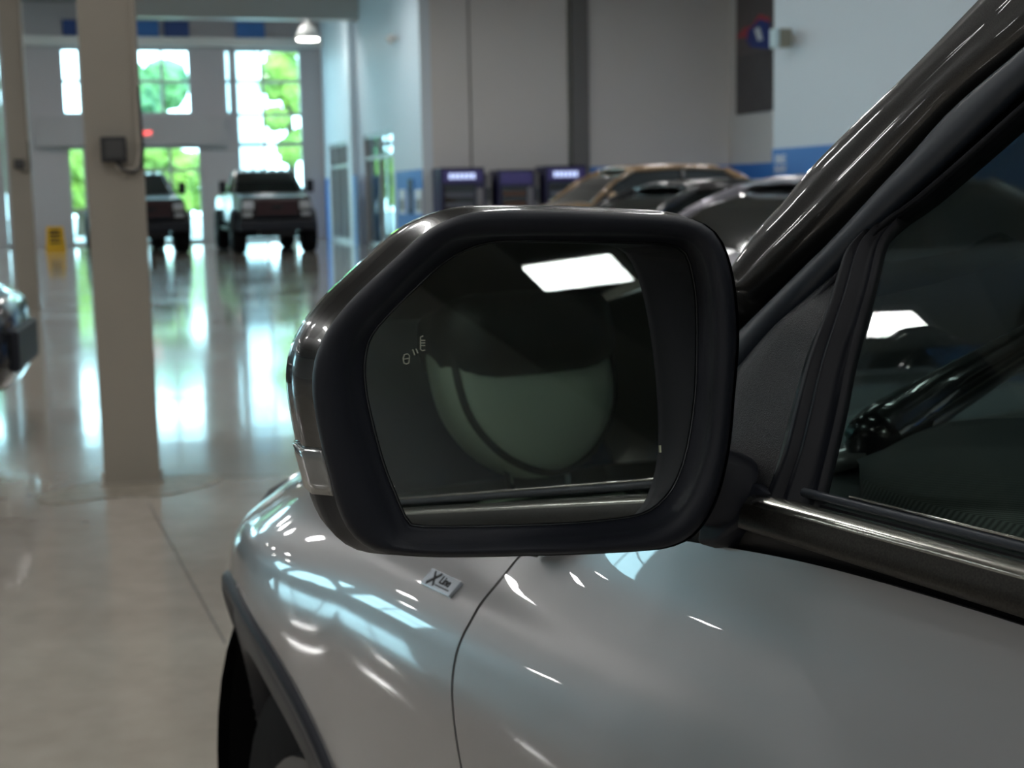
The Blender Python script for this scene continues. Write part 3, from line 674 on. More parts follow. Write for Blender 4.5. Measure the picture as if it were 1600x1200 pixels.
# ---- lifted pickups
def pickup(label, loc, rz):
    t = empty('pickup_truck', loc, rz, label, 'truck', 'lifted black pickups before the far windows')
    pm = M['truck_paint']; R = .46; hw = .92
    def solid(name, pts, m, bev=.04):
        n = len(pts); vs = [(h, y, z) for y, z, h in pts] + [(-h, y, z) for y, z, h in pts]
        fs = [tuple(range(n)), tuple(range(2 * n - 1, n - 1, -1))] + [(i, (i + 1) % n, (i + 1) % n + n, i + n) for i in range(n)]
        return MB().add(vs, fs).build(name, m, t, bevel=(bev, 2))
    solid('hood', [(2.75, .80, .90), (2.80, 1.25, .88), (2.70, 1.40, .84), (1.55, 1.50, .86), (1.35, 1.50, .92), (1.35, .80, .94)], pm)
    solid('cab_lower', [(1.36, .75, .94), (1.36, 1.50, .92), (-.9, 1.52, .92), (-.9, .75, .94)], pm)
    solid('cab_glass', [(1.30, 1.48, .86), (.62, 2.02, .70), (.40, 2.05, .69), (-.65, 2.05, .69), (-.88, 1.50, .86)], M['car_glass'])
    solid('cab_roof', [(.66, 2.02, .71), (.45, 2.10, .70), (-.62, 2.10, .70), (-.74, 2.02, .71)], pm, .03)
    solid('bed', [(-.95, .80, .93), (-.95, 1.45, .93), (-2.9, 1.47, .93), (-2.9, .80, .93)], pm)
    solid('grille', [(2.76, .86, .52), (2.84, .90, .52), (2.83, 1.32, .50), (2.70, 1.34, .50)], M['plastic'], .02)
    for k, z in enumerate((.98, 1.11, 1.24)):
        bbox_obj('grille_bar', M['grille_red'], t, -.50, .50, 2.83, 2.87, z, z + .055)
    bbox_obj('grille_emblem', M['rim_dark'], t, -.12, .12, 2.86, 2.89, 1.08, 1.20, bevel=(.02, 2))
    bbox_obj('bumper', M['plastic'], t, -.95, .95, 2.70, 2.98, .56, .82, bevel=(.05, 3))
    bbox_obj('skid_plate', M['rim_dark'], t, -.45, .45, 2.55, 2.85, .42, .58, bevel=(.03, 2))
    bbox_obj('rear_bumper', M['plastic'], t, -.9, .9, -3.05, -2.88, .62, .80, bevel=(.03, 2))
    bbox_obj('frame', M['deep_black'], t, -.4, .4, -2.8, 2.6, .55, .80)
    for y in (1.95, -1.85): MB().tube([(-.8, y, .46), (.8, y, .46)], .07, 10).build('axle', M['deep_black'], t)
    for sx in (-1, 1):
        bbox_obj('headlight', M['headlight'], t, min(sx * .56, sx * .84), max(sx * .56, sx * .84), 2.70, 2.82, 1.08, 1.28, bevel=(.02, 2))
        bbox_obj('lower_lamp', M['headlight'], t, min(sx * .60, sx * .84), max(sx * .60, sx * .84), 2.72, 2.80, .92, 1.02, bevel=(.01, 2))
        for y in (1.95, -1.85):
            a0 = [(.60, .0), (.60, .0)]
            rings = []
            for k in range(15):
                a = math.radians(8 + 164 * k / 14); ca, sa = math.cos(a), math.sin(a)
                rings.append([(sx * .86, y + .60 * ca, .50 + .60 * sa), (sx * 1.04, y + .62 * ca, .50 + .60 * sa), (sx * 1.05, y + .54 * ca, .50 + .53 * sa), (sx * .86, y + .53 * ca, .50 + .53 * sa)])
            MB().loft(rings).build('fender_flare', M['plastic'], t, smooth=False)
            wheel(t, sx * .88, y, R, .36, sx, M['rim_dark'], 8)
        mo = MB().box(sx * 1.12 - .09, sx * 1.12 + .09, 1.0, 1.12, 1.50, 1.82).build('side_mirror', M['plastic'], t, bevel=(.03, 2))
        MB().box(min(sx * .88, sx * 1.06), max(sx * .88, sx * 1.06), 1.03, 1.08, 1.54, 1.60).build('mirror_arm', M['plastic'], mo)
        MB().tube([(sx * .88, 1.34, 1.50), (sx * .72, .64, 2.04)], .045, 8).build('pillar', pm, t)
        MB().tube([(sx * .88, .2, 1.50), (sx * .72, .15, 2.06)], .05, 8).build('pillar', pm, t)
        MB().tube([(sx * .96, 1.1, .60), (sx * .98, -.8, .60)], .05, 8).build('side_step', M['plastic'], t)
        for y in (.55, -.35): bbox_obj('door_handle', M['chrome'], t, min(sx * .93, sx * .965), max(sx * .93, sx * .965), y - .1, y + .1, 1.36, 1.40)
    for k in range(5): bbox_obj('roof_marker', M['headlight'], t, -.5 + k * .25 - .05, -.5 + k * .25 + .05, .34, .44, 2.10, 2.13)
    return t
def tpos(px, py, back, rz):
    p = plane_hit(px, py, (0, 0, 0), (0, 0, 1)); return (p[0] - back * -math.sin(rz), p[1] - back * math.cos(rz), 0)
RZ1 = math.radians(197)
pk = pickup('lifted black pickup with dark red grille bars, fully visible before the far windows', tpos(431, 395, 2.3, RZ1), RZ1)
RZ2 = math.radians(203)
pk2 = dup(pk, tpos(234, 397, 2.3, RZ2), RZ2, 'lifted black pickup partly hidden behind the nearest column')

# ================================================================== THE NEAR CAR (built in its own frame: x = towards its right side, y = forward, z up)
OC = np.array([1.55, 0.3, 0.0])
ow = c2w(*OC)
hero = empty('car', tuple(ow), A_C, 'pearl silver crossover in the foreground with the large black door mirror', 'car')
def lc(p): return (p[0] - OC[0], p[1] - OC[1], p[2] - OC[2])      # car frame -> local to the car's empty
class CB(MB):
    def build(s, name, m, parent=None, **kw):
        s.v = [lc(v) for v in s.v]; return MB.build(s, name, m, parent, **kw)
MIDL = 1.53
def mir_l(l): return 2 * MIDL - l
# ---- left side skin: keyed cross-sections (l, z) from sill to belt
KEY = {
 -2.0: [(.80, .34), (.74, .42), (.72, .60), (.71, .78), (.71, .88), (.715, .94), (.72, .99), (.73, 1.04), (.745, 1.09), (.76, 1.13)],
 -1.1: [(.66, .28), (.58, .40), (.565, .60), (.56, .78), (.565, .88), (.575, .94), (.59, .99), (.61, 1.04), (.63, 1.09), (.655, 1.125)],
 -.4: [(.66, .28), (.60, .40), (.59, .60), (.588, .78), (.594, .88), (.602, .94), (.612, .99), (.624, 1.04), (.636, 1.085), (.650, 1.118)],
 .3: [(.66, .28), (.60, .40), (.588, .60), (.580, .78), (.584, .88), (.594, .94), (.606, .985), (.620, 1.03), (.634, 1.075), (.648, 1.115)],
 .7: [(.67, .28), (.61, .40), (.593, .60), (.577, .79), (.577, .885), (.585, .938), (.600, .980), (.619, 1.022), (.638, 1.065), (.650, 1.115)],
 1.05: [(.66, .28), (.62, .40), (.602, .60), (.582, .80), (.576, .89), (.584, .945), (.603, .983), (.628, 1.010), (.650, 1.042), (.668, 1.078)],
 1.40: [(.625, .28), (.61, .40), (.597, .60), (.582, .80), (.577, .885), (.587, .942), (.613, .982), (.650, 1.008), (.690, 1.034), (.730, 1.056)],
 1.72: [(.63, .28), (.613, .40), (.598, .60), (.584, .79), (.582, .865), (.596, .925), (.640, .965), (.680, .990), (.730, 1.008), (.785, 1.025)],
 2.05: [(.71, .28), (.695, .40), (.685, .60), (.68, .76), (.688, .83), (.71, .885), (.765, .925), (.80, .945), (.845, .962), (.89, .975)],
 2.35: [(.92, .28), (.89, .40), (.88, .58), (.885, .70), (.90, .76), (.92, .81), (.94, .845), (.965, .865), (.99, .88), (1.01, .89)],
 2.56: [(1.10, .30), (1.06, .40), (1.04, .55), (1.05, .64), (1.07, .70), (1.09, .74), (1.12, .77), (1.14, .785), (1.17, .80), (1.20, .81)],
}
ks = sorted(KEY); KA = np.array([KEY[k] for k in ks])
def cr1(x0, x1, x2, x3, y0, y1, y2, y3, x):
    t = (x - x1) / (x2 - x1); m1 = (y2 - y0) / (x2 - x0); m2 = (y3 - y1) / (x3 - x1); h = x2 - x1
    return (2 * t ** 3 - 3 * t ** 2 + 1) * y1 + (t ** 3 - 2 * t ** 2 + t) * h * m1 + (-2 * t ** 3 + 3 * t ** 2) * y2 + (t ** 3 - t ** 2) * h * m2
def sec(s):
    i = max(0, min(len(ks) - 2, int(np.searchsorted(ks, s)) - 1)); i0, i3 = max(i - 1, 0), min(i + 2, len(ks) - 1)
    x0 = ks[i0] if i0 != i else ks[i] - 1; x3 = ks[i3] if i3 != i + 1 else ks[i + 1] + 1
    return cr1(x0, ks[i], ks[i + 1], x3, KA[i0], KA[i], KA[i + 1], KA[i3], s)
NT = 10
def S(s, t):          # t in 0..NT-1
    K_ = sec(s); i = max(0, min(NT - 2, int(t))); i0, i3 = max(i - 1, 0), min(i + 2, NT - 1); u = t - i
    p0, p1, p2, p3 = K_[i0], K_[i], K_[i + 1], K_[i3]
    q = 0.5 * ((2 * p1) + (-p0 + p2) * u + (2 * p0 - 5 * p1 + 4 * p2 - p3) * u * u + (-p0 + 3 * p1 - 3 * p2 + p3) * u ** 3)
    return np.array([q[0], s, q[1]])
gs = np.linspace(-2.0, 2.56, 153); gt = np.linspace(0, NT - 1, 46)
GV = [S(s, t) for s in gs for t in gt]; nt_ = len(gt)
GF = [(i * nt_ + j, i * nt_ + j + 1, (i + 1) * nt_ + j + 1, (i + 1) * nt_ + j) for i in range(len(gs) - 1) for j in range(nt_ - 1)]
BVH = BVHTree.FromPolygons([Vector(v) for v in GV], GF)
CCAM = Vector(w2c(CAM))
def skin(px, py):
    d = Vector(w2c(ray(px, py))).normalized(); h = BVH.ray_cast(CCAM, d); return np.array(h[0]) if h[0] else None
def t_of(s, z):
    lo, hi = 0.0, NT - 1.0
    for _ in range(30):
        mid = (lo + hi) / 2
        if S(s, mid)[2] < z: lo = mid
        else: hi = mid
    return (lo + hi) / 2
def surf_l(s, z): return S(s, t_of(s, z))[0]
# seam between fender and door, from the photograph
sm = [skin(*q) for q in ((808, 872), (790, 895), (765, 925), (741, 962), (719, 1003), (709, 1040), (706, 1080), (709, 1120), (720, 1195))]
sm = [(q[1], q[2]) for q in sm if q is not None]
sm = [(sm[0][0] - .10, sm[0][1] + .12)] + sm + [(sm[-1][0] - .03, .60), (sm[-1][0] - .07, .28)]
sm.sort(key=lambda q: q[1]); sz_ = np.array([q[1] for q in sm]); ss_ = np.array([q[0] for q in sm])
def seam(t):
    s = 1.0
    for _ in range(6): s = float(np.interp(S(s, t)[2], sz_, ss_))
    return s
TT = np.linspace(0, NT - 1, 91); _sm = np.array([seam(t) for t in TT])
for _ in range(6): _sm[1:-1] = (_sm[:-2] + _sm[1:-1] * 2 + _sm[2:]) / 4
SEAM = dict(zip(TT, _sm))
def patch(fa, fb, ts, ns, name, m, right=False, holes=(), solid=(.012, 1)):
    ts = list(ts); V = []; 
    for k in range(ns + 1):
        for t in ts:
            a, b = fa(t), fb(t); s = a + (b - a) * k / ns; p = S(s, t)
            for (hs, hz, hr) in holes:
                dy, dz = p[1] - hs, p[2] - hz; r = math.hypot(dy, dz)
                if hr - .03 < r < hr + .001: p = np.array([p[0], hs + dy / r * hr, hz + dz / r * hr])
            V.append(p)
    n = len(ts); F = []
    for i in range(ns):
        for j in range(n - 1):
            f = (i * n + j, i * n + j + 1, (i + 1) * n + j + 1, (i + 1) * n + j)
            if any(min(math.hypot(V[q][1] - hs, V[q][2] - hz) for q in f) < hr - .0305 for (hs, hz, hr) in holes): continue
            F.append(f)
    used = sorted({q for f in F for q in f}); mp = {q: i for i, q in enumerate(used)}
    V = [V[q] for q in used]; F = [tuple(mp[q] for q in f) for f in F]
    if right: V = [(mir_l(v[0]), v[1], v[2]) for v in V]; F = [f[::-1] for f in F]
    b = CB().add(V, F); b.v = [lc(v) for v in b.v]; me = mesh(b.v, b.f, name)
    bm = bmesh.new(); bm.from_mesh(me); bmesh.ops.recalc_face_normals(bm, faces=bm.faces)
    # outward = away from the car's middle
    s_ = sum((f.normal.x * (f.calc_center_median().x - (MIDL - OC[0]))) * f.calc_area() for f in bm.faces)
    if s_ < 0: bmesh.ops.reverse_faces(bm, faces=bm.faces)
    bm.to_mesh(me); bm.free()
    o = link(name, me, m, hero, smooth=True, solid=(solid[0], -1)); e_ = o.modifiers.new('e', 'EDGE_SPLIT'); e_.split_angle = math.radians(40); return o
WF, WR, WZ, WRAD = 1.77, -1.08, .415, .450
hf = [(WF, WZ, WRAD)]; hr_ = [(WR, WZ, WRAD)]
g_ = .0022
door = patch(lambda t: -.24, lambda t: SEAM[t] - g_, TT, 110, 'front_door', M['paint'])
fender = patch(lambda t: SEAM[t] + g_, lambda t: 2.56, TT, 230, 'front_fender', M['paint'], holes=hf)
patch(lambda t: -1.02 + .0 * t, lambda t: -.246, TT[::2], 60, 'rear_door', M['paint'], holes=hr_)
patch(lambda t: -2.0, lambda t: -1.026, TT[::2], 110, 'rear_quarter', M['paint'], holes=hr_)
patch(lambda t: -.24, lambda t: 1.0, TT[::3], 30, 'front_door', M['paint'], right=True)
patch(lambda t: 1.006, lambda t: 2.56, TT[::2], 110, 'front_fender', M['paint'], right=True, holes=hf)
patch(lambda t: -2.0, lambda t: -.246, TT[::2], 130, 'rear_quarter', M['paint'], right=True, holes=hr_)
# dark rocker/inner closing behind the seams
CB().add([(.60 + .05, -1.9, .30), (.68, 2.1, .30), (.68, 2.1, .62), (.65, -1.9, .62), (2.41, -1.9, .30), (2.38, 2.1, .30), (2.38, 2.1, .62), (2.41, -1.9, .62)],
         [(0, 1, 2, 3), (4, 7, 6, 5), (0, 4, 5, 1), (1, 5, 6, 2), (2, 6, 7, 3), (3, 7, 4, 0)])
CB().box(.72, 2.34, -1.9, 2.1, .22, .36).build('underbody', M['deep_black'], hero)
# black inner strip behind the door/fender seam stands in for the gap's shade
mb = CB(); rings = []
for t in TT[::4]:
    s = seam(t); p = S(s, t); rings.append([(p[0] + .016, s - .02, p[2]), (p[0] + .016, s + .02, p[2])])
mb.loft(rings, closed=False).build('seam_shade_strip', M['deep_black'], hero, solid=(.004, 0))
# ---- wheel arch cladding, both front and rear, left and right
def arch(cs, right=False):
    rings = []
    for k in range(61):
        a = math.radians(-16 + 212 * k / 60); ca, sa = math.cos(a), math.sin(a)
        def P(r, off):
            s, z = cs + r * ca, WZ + r * sa; l = surf_l(min(max(s, -2), 2.5), max(z, .29)) + off
            return (mir_l(l) if right else l, s, z)
        l0 = surf_l(cs + WRAD * ca, max(WZ + WRAD * sa, .29))
        Q = lambda r, l: (mir_l(l) if right else l, cs + r * ca, WZ + r * sa)
        rings.append([P(WRAD + .004, .012), P(WRAD + .003, -.002), P(WRAD - .004, -.007), P(WRAD - .020, -.006), P(WRAD - .026, .004), P(WRAD - .032, .012), P(WRAD - .060, .010), P(WRAD - .112, .020),
                      Q(WRAD - .120, l0 + .045), Q(WRAD - .112, l0 + .13), Q(WRAD - .03, l0 + .14)])
    return CB().loft(rings, closed=False).build('wheel_arch_trim', M['plastic'], hero, smooth=True)
for cs in (WF, WR):
    for r_ in (False, True):
        arch(cs, r_)
        rings = []
        for k in range(25):
            a = math.radians(-20 + 220 * k / 24); ca, sa = math.cos(a), math.sin(a)
            rings.append([((mir_l(l) if r_ else l), cs + rr * ca, WZ + rr * sa) for l, rr in ((.69, .425), (.72, .45), (1.0, .45), (1.0, .1))])
        CB().loft(rings, closed=False).build('wheel_housing', M['deep_black'], hero)
wlx = .825
for sx, l in ((-1, wlx), (1, mir_l(wlx))):
    for y in (WF, WR):
        wheel(hero, l - OC[0], y - OC[1], .36, .235, sx, M['rim_dark'], 5)
# ---- badge on the fender
bc = skin(692, 913); b_tl, b_tr = skin(672, 893), skin(722, 913)
bs = bc[1]; e = .01
nrm = np.cross(S(bs + e, t_of(bs + e, bc[2])) - S(bs - e, t_of(bs - e, bc[2])), S(bs, t_of(bs, bc[2] + e)) - S(bs, t_of(bs, bc[2] - e))); nrm /= np.linalg.norm(nrm)
if nrm[0] > 0: nrm = -nrm
xd = np.array([0, -1.0, 0]); xd = xd - nrm * np.dot(xd, nrm); xd /= np.linalg.norm(xd); yd = np.cross(nrm, xd)
BM = Matrix(((xd[0], yd[0], nrm[0], lc(bc)[0]), (xd[1], yd[1], nrm[1], lc(bc)[1]), (xd[2], yd[2], nrm[2], lc(bc)[2]), (0, 0, 0, 1)))
bw, bh = .031, .0095
badge = MB().add([(-bw, -bh, 0), (bw, -bh, 0), (bw, bh, 0), (-bw, bh, 0), (-bw, -bh, .0042), (bw, -bh, .0042), (bw - .0, bh, .0042), (-bw, bh, .0042)],
                 [(0, 3, 2, 1), (4, 5, 6, 7), (0, 1, 5, 4), (1, 2, 6, 5), (2, 3, 7, 6), (3, 0, 4, 7)]).build('badge', mat('badge_silver', (.50, .56, .62), .25, .6), hero, bevel=(.0008, 2))
badge.matrix_local = BM
mb = MB()
def bar(x0, y0, x1, y1, w_, z=.0042, h_=.0006):
    d = np.array([x1 - x0, y1 - y0]); d = d / np.linalg.norm(d); n = np.array([-d[1], d[0]]) * w_ / 2
    c = [(x0 + n[0], y0 + n[1]), (x1 + n[0], y1 + n[1]), (x1 - n[0], y1 - n[1]), (x0 - n[0], y0 - n[1])]
    mb.prism(c, lambda p: (p[0], p[1], z), lambda p: (p[0], p[1], z + h_))
bar(-.021, -.007, -.006, .0075, .0035); bar(-.0205, .0075, -.0065, -.0065, .0022); bar(-.004, -.0052, .025, -.0052, .0012)
mb.build('letter', M['deep_black'], badge)
tl_ = text('Line', .0125, 'lettering', M['deep_black'], badge, (.009, .0018, .0044), (0, 0, 0), extr=.0003, bold=True)
# ---- hood, bumper, nose
rings = []
for s in np.linspace(1.02, 2.56, 24):
    e_ = S(s, NT - 1); r_ = [e_ + np.array([-.004, 0, 0])]
    for f in (.06, .2, .45, .75, 1.0): r_.append(np.array([e_[0] + (MIDL - e_[0]) * f, s + (.06 * f * f if s > 2 else 0), e_[2] + .045 * math.sin(min(f * 1.2, 1) * PI / 2) * (1 if s < 2.3 else .5)]))
    r_ += [np.array([mir_l(q[0]), q[1], q[2]]) for q in r_[-2::-1]]
    rings.append(r_)
CB().loft(rings, closed=False).build('hood', M['paint'], hero, smooth=True, solid=(.012, -1))
rings = []
for f in np.linspace(-1, 1, 21):
    l = MIDL + f * .44; b = .08 * (1 - f * f)
    rings.append([(l, 2.54 + b, .82), (l, 2.60 + b, .72), (l, 2.62 + b, .55), (l, 2.60 + b, .40), (l, 2.50 + b, .28)])
CB().loft(rings, closed=False).build('front_bumper', M['paint'], hero, smooth=True, solid=(.02, -1))
for r_ in (False, True):
    fx = (lambda l: mir_l(l)) if r_ else (lambda l: l)
    rings = []
    for s in np.linspace(2.06, 2.46, 9):
        a = S(s, t_of(s, S(s, NT - 1)[2] - .05)); z1 = S(s, 8.2); z0 = S(s, 4.5)
        rings.append([(fx(z0[0] - .006), s, z0[2]), (fx(a[0] - .018), s, (z0[2] + z1[2]) / 2 + .012), (fx(z1[0] - .004), s, z1[2] + .004), (fx(z1[0] + .03), s, z1[2] - .01), (fx(z0[0] + .03), s, z0[2])])
    hl = CB().loft(rings).build('headlight', M['lens'], hero, smooth=True)
    CB().tube([(fx(S(s, 8.3)[0] - .008), s, S(s, 8.3)[2] + .004) for s in np.linspace(2.06, 2.46, 9)], .005, 6).build('light_strip', M['headlight'], hl, smooth=True)
# rear closing
CB().add([(.74, -2.0, .30), (2.32, -2.0, .30), (2.33, -2.0, 1.13), (.73, -2.0, 1.13), (.80, -1.98, 1.64), (2.24, -1.98, 1.64), (.74, -1.9, .3), (2.32, -1.9, .3), (2.33, -1.9, 1.13), (.73, -1.9, 1.13)],
         [(0, 1, 2, 3), (6, 9, 8, 7), (0, 6, 7, 1), (0, 3, 9, 6), (1, 7, 8, 2), (3, 2, 8, 9)]).build('tailgate', M['paint'], hero)

CB().add([(.67, -1.99, 1.12), (2.39, -1.99, 1.12), (2.24, -1.93, 1.62), (.82, -1.93, 1.62), (.67, -1.98, 1.12), (2.39, -1.98, 1.12), (2.24, -1.92, 1.62), (.82, -1.92, 1.62)], [(0, 1, 2, 3), (4, 7, 6, 5), (0, 4, 5, 1), (1, 5, 6, 2), (2, 6, 7, 3), (3, 7, 4, 0)]).build('rear_window', M['privacy_glass'], hero)
# ---- greenhouse. Tumblehome plane through the belt
TUM = .38; PN = np.array([-1, 0, TUM]) / math.hypot(1, TUM)
def tp(x, y, off=0.0):        # pixel -> point on the tumblehome plane (shifted outward by off)
    return car_hit(x, y, np.array([.66, 0, 1.15]) + PN * off, PN)
def tl(s, z, off=0.0): return np.array([.66 + TUM * (z - 1.15), s, z]) + PN * off
def edge(px, extra=()):       # pixel polyline -> list of (s, z) on the plane, extended with given (s, z)
    return [(q[1], q[2]) for q in (tp(*p) for p in px)] + list(extra)
def strip(A, B, prof, n=60):
    """surface between edges A and B ((s,z) lists): prof = list of (f across 0..1, outward offset)"""
    a = resample(A, n); b = resample(B, n); rings = []
    for p, q in zip(a, b): rings.append([tl(*(p + (q - p) * f), off=o) for f, o in prof])
    return rings
E0 = edge([(1128, 446), (1140, 430), (1187, 360), (1225, 319), (1270, 262), (1337, 195), (1405, 131), (1450, 86), (1525, 7), (1600, -72)], [(.58, 1.605), (.45, 1.655)])
E1 = edge([(1128, 500), (1149, 475), (1214, 416), (1262, 372), (1337, 300), (1412, 222), (1487, 146), (1600, 52), (1680, -20)], [(.50, 1.60), (.40, 1.635)])
E2 = edge([(1110, 556), (1151, 516), (1204, 465), (1261, 409), (1300, 371), (1375, 289), (1431, 228), (1487, 165), (1600, 70), (1700, -10)], [(.44, 1.60), (.34, 1.62)])
E3 = edge([(1110, 616), (1150, 577), (1199, 520), (1251, 466), (1295, 420), (1345, 369), (1390, 322), (1431, 285), (1525, 195), (1600, 124), (1700, 40)], [(.40, 1.58), (.30, 1.60)])
E4 = edge([(1150, 600), (1262, 480), (1360, 362), (1431, 307), (1525, 225), (1600, 158), (1700, 75)], [(.36, 1.565), (.28, 1.585)])
lo = [(E0[0][0] + .16, 1.06)]
E0x = [(E0[0][0] + .20, 1.08)] + E0; E1x = [(E1[0][0] + .20, 1.05)] + E1
prof = [(-.42, -.085), (-.20, -.035), (-.05, -.008), (.0, .000), (.10, .006), (.30, .010), (.55, .008), (.64, .005), (.68, .006), (.85, .003), (.98, -.004), (1.0, -.012), (1.0, -.03)]
a = CB().loft(strip(E0x, E1x, prof), closed=False).build('windshield_pillar', M['pillar_black'], hero, smooth=True, solid=(.002, -1))
# right-hand counterpart
rr = [[(mir_l(p[0]), p[1], p[2]) for p in r] for r in strip(E0x, E1x, prof, 30)]
CB().loft(rr, closed=False).build('windshield_pillar', M['pillar_black'], hero, smooth=True, solid=(.01, 1))
# backing black frame from pillar to glass
CB().loft(strip([(E1[0][0] + .10, 1.15)] + E1, [(E4[0][0] + .04, 1.15)] + E4, [(-.1, -.03), (.1, -.024), (.9, -.020), (1.0, -.012), (1.02, -.004), (1.0, .0), (1.04, -.02)]), closed=False).build('door_frame', M['plastic_fine'], hero, smooth=True)
# weatherstrip tube
a = resample([(E2[0][0] + .08, E2[0][1] - .08)] + E2, 60); b = resample([(E3[0][0] + .08, E3[0][1] - .09)] + E3, 60); rings = []
for p, q in zip(a, b):
    c = (p + q) / 2; h_ = np.linalg.norm(p - q) / 2; d = (p - q) / (2 * h_)
    rings.append([tl(*(c + d * h_ * math.cos(x)), off=-.006 + .011 * math.sin(x)) for x in np.linspace(0, 2 * PI, 17)[:-1]])
CB().loft(rings).build('weatherstrip', M['rubber'], hero, smooth=True)
# mirror-corner cover (sail)
def poly_panel(pix, off0, off1, name, m, bev=.003, szs=None, parent=None):
    pts = [(q[1], q[2]) for q in (tp(*p) for p in pix)] if szs is None else szs
    mb = CB(); mb.prism(pts, lambda p: tl(p[0], p[1], off1), lambda p: tl(p[0], p[1], off0)); return mb.build(name, m, parent or hero, bevel=(bev, 3), angle=.5)
up_ = [(1316, 404), (1296, 419), (1262, 452), (1226, 487), (1180, 532), (1150, 566), (1115, 606), (1090, 700), (1088, 800), (1100, 838)]
lowr = [(1150, 826), (1163, 806), (1172, 792), (1192, 781), (1208, 755), (1222, 710), (1240, 640), (1262, 562), (1290, 490), (1312, 432)]
# domed cover: lofted between the two edges
Au = resample([(q[1], q[2]) for q in (tp(*p) for p in up_)], 40); Al = resample([(q[1], q[2]) for q in (tp(*p) for p in [(1317, 408)] + lowr[::-1])], 40)
rings = []
for i, (p, q) in enumerate(zip(Au, Al)):
    ln = np.linalg.norm(p - q)
    rings.append([tl(*(p + (q - p) * f), off=-.010 + (.018 * (1 - (1 - min(f * 2.2, 1)) ** 2) ** .5 - .010 * max(0, f - .3) ** 1.5) * min(1, ln / .05)) for f in (0, .02, .06, .12, .2, .3, .45, .6, .8, 1.0)])
CB().loft(rings, closed=False).build('mirror_corner_cover', M['sail'], hero, smooth=True)
# divider bar between cover and glass (with ridges)
glp = [(1392, 336), (1364, 372), (1347, 440), (1330, 500), (1312, 570), (1298, 640), (1278, 725), (1262, 790)]
GLe = edge(glp); SLe = edge([(1346, 368), (1330, 384), (1318, 404), (1290, 490), (1262, 562), (1240, 640), (1222, 710), (1195, 775), (1188, 796)])
CB().loft(strip(SLe, GLe, [(-.25, -.012), (0, -.004), (.10, .003), (.28, .003), (.33, -.004), (.42, -.005), (.46, .001), (.60, .002), (.68, -.006), (.95, -.007), (1.0, -.006), (1.02, -.016)], 40), closed=False).build('glass_run_channel', M['plastic_fine'], hero, smooth=True)
# side glass
GLp = [(p[0], p[1]) for p in GLe]
top = [(p[0], p[1]) for p in E4[3:]]
win = [(GLp[-1][0] + .004, 1.135)] + [(a_ + .004, b_) for a_, b_ in GLp[::-1]] + top + [(-.22, 1.60), (-.22, 1.135)]
mb = CB(); mb.prism(win, lambda p: tl(p[0], p[1], -.012), lambda p: tl(p[0], p[1], -.0155)); mb.build('door_window', M['side_glass'], hero)
# B pillar, rear door glass, quarter glass
poly_panel(None, -.02, .0, 'door_pillar', M['gloss_black'], szs=[(-.20, 1.135), (-.20, 1.60), (-.32, 1.61), (-.32, 1.135)])
poly_panel(None, -.016, -.012, 'rear_door_window', M['privacy_glass'], szs=[(-.32, 1.135), (-.32, 1.60), (-1.05, 1.585), (-1.15, 1.15)], bev=.0005)
poly_panel(None, -.03, .0, 'rear_pillar', M['paint'], szs=[(-1.10, 1.10), (-1.02, 1.60), (-1.95, 1.58), (-2.0, 1.10)])
for (n_, a0, m_, pts) in (('door_window', 0, 'privacy_glass', [(.72, 1.135), (.36, 1.58), (-.22, 1.60), (-.22, 1.135)]), ('rear_door_window', 0, 'privacy_glass', [(-.32, 1.135), (-.32, 1.60), (-1.05, 1.585), (-1.15, 1.15)]),
                          ('rear_pillar', 0, 'paint', [(-1.10, 1.10), (-1.02, 1.60), (-1.95, 1.58), (-2.0, 1.10)]), ('door_pillar', 0, 'gloss_black', [(-.20, 1.135), (-.20, 1.60), (-.32, 1.61), (-.32, 1.135)]),
                          ('mirror_corner_cover', 0, 'sail', [(.90, 1.12), (.76, 1.33), (.70, 1.12)])):
    mb = CB(); mb.prism(pts, lambda p: (mir_l(.66 + TUM * (p[1] - 1.15) + .012), p[0], p[1]), lambda p: (mir_l(.66 + TUM * (p[1] - 1.15) + .017), p[0], p[1])); mb.build(n_, M[m_], hero)
# roof
rings = []
for s, dz in ((.52, -.035), (.42, 0), (.1, .03), (-.6, .045), (-1.3, .03), (-1.9, -.01), (-2.0, -.05)):
    z = 1.655 + dz; l0 = .66 + TUM * .47
    h_ = [(l0 - .02, z - .06), (l0 + .03, z - .015), (l0 + .12, z + .01), (1.2, z + .035), (MIDL, z + .045)]
    rings.append([(l, s + (.06 if s > 0 else 0) * ((l - l0) / .7), zz) for l, zz in h_] + [(mir_l(l), s + (.06 if s > 0 else 0) * ((l - l0) / .7), zz) for l, zz in h_[-2::-1]])
CB().loft(rings, closed=False).build('roof', M['gloss_black'], hero, smooth=True, solid=(.02, -1))
CB().box(.95, mir_l(.95), -1.9, .40, 1.60, 1.635).build('headliner', M['cloth'], hero)
# windshield
ws_ = resample(E0x, 20); rings = []
for (s, z) in ws_:
    p = tl(s, z, -.03) + np.array([.03, .02, 0]); r_ = []
    for f in np.linspace(0, 1, 13): l = p[0] + (mir_l(p[0]) - p[0]) * f; r_.append((l, p[1] + .16 * math.sin(PI * f) ** .8, p[2] + .02 * math.sin(PI * f)))
    rings.append(r_)
CB().loft(rings, closed=False).build('windshield', M['windshield'], hero, smooth=True, solid=(.004, -1))

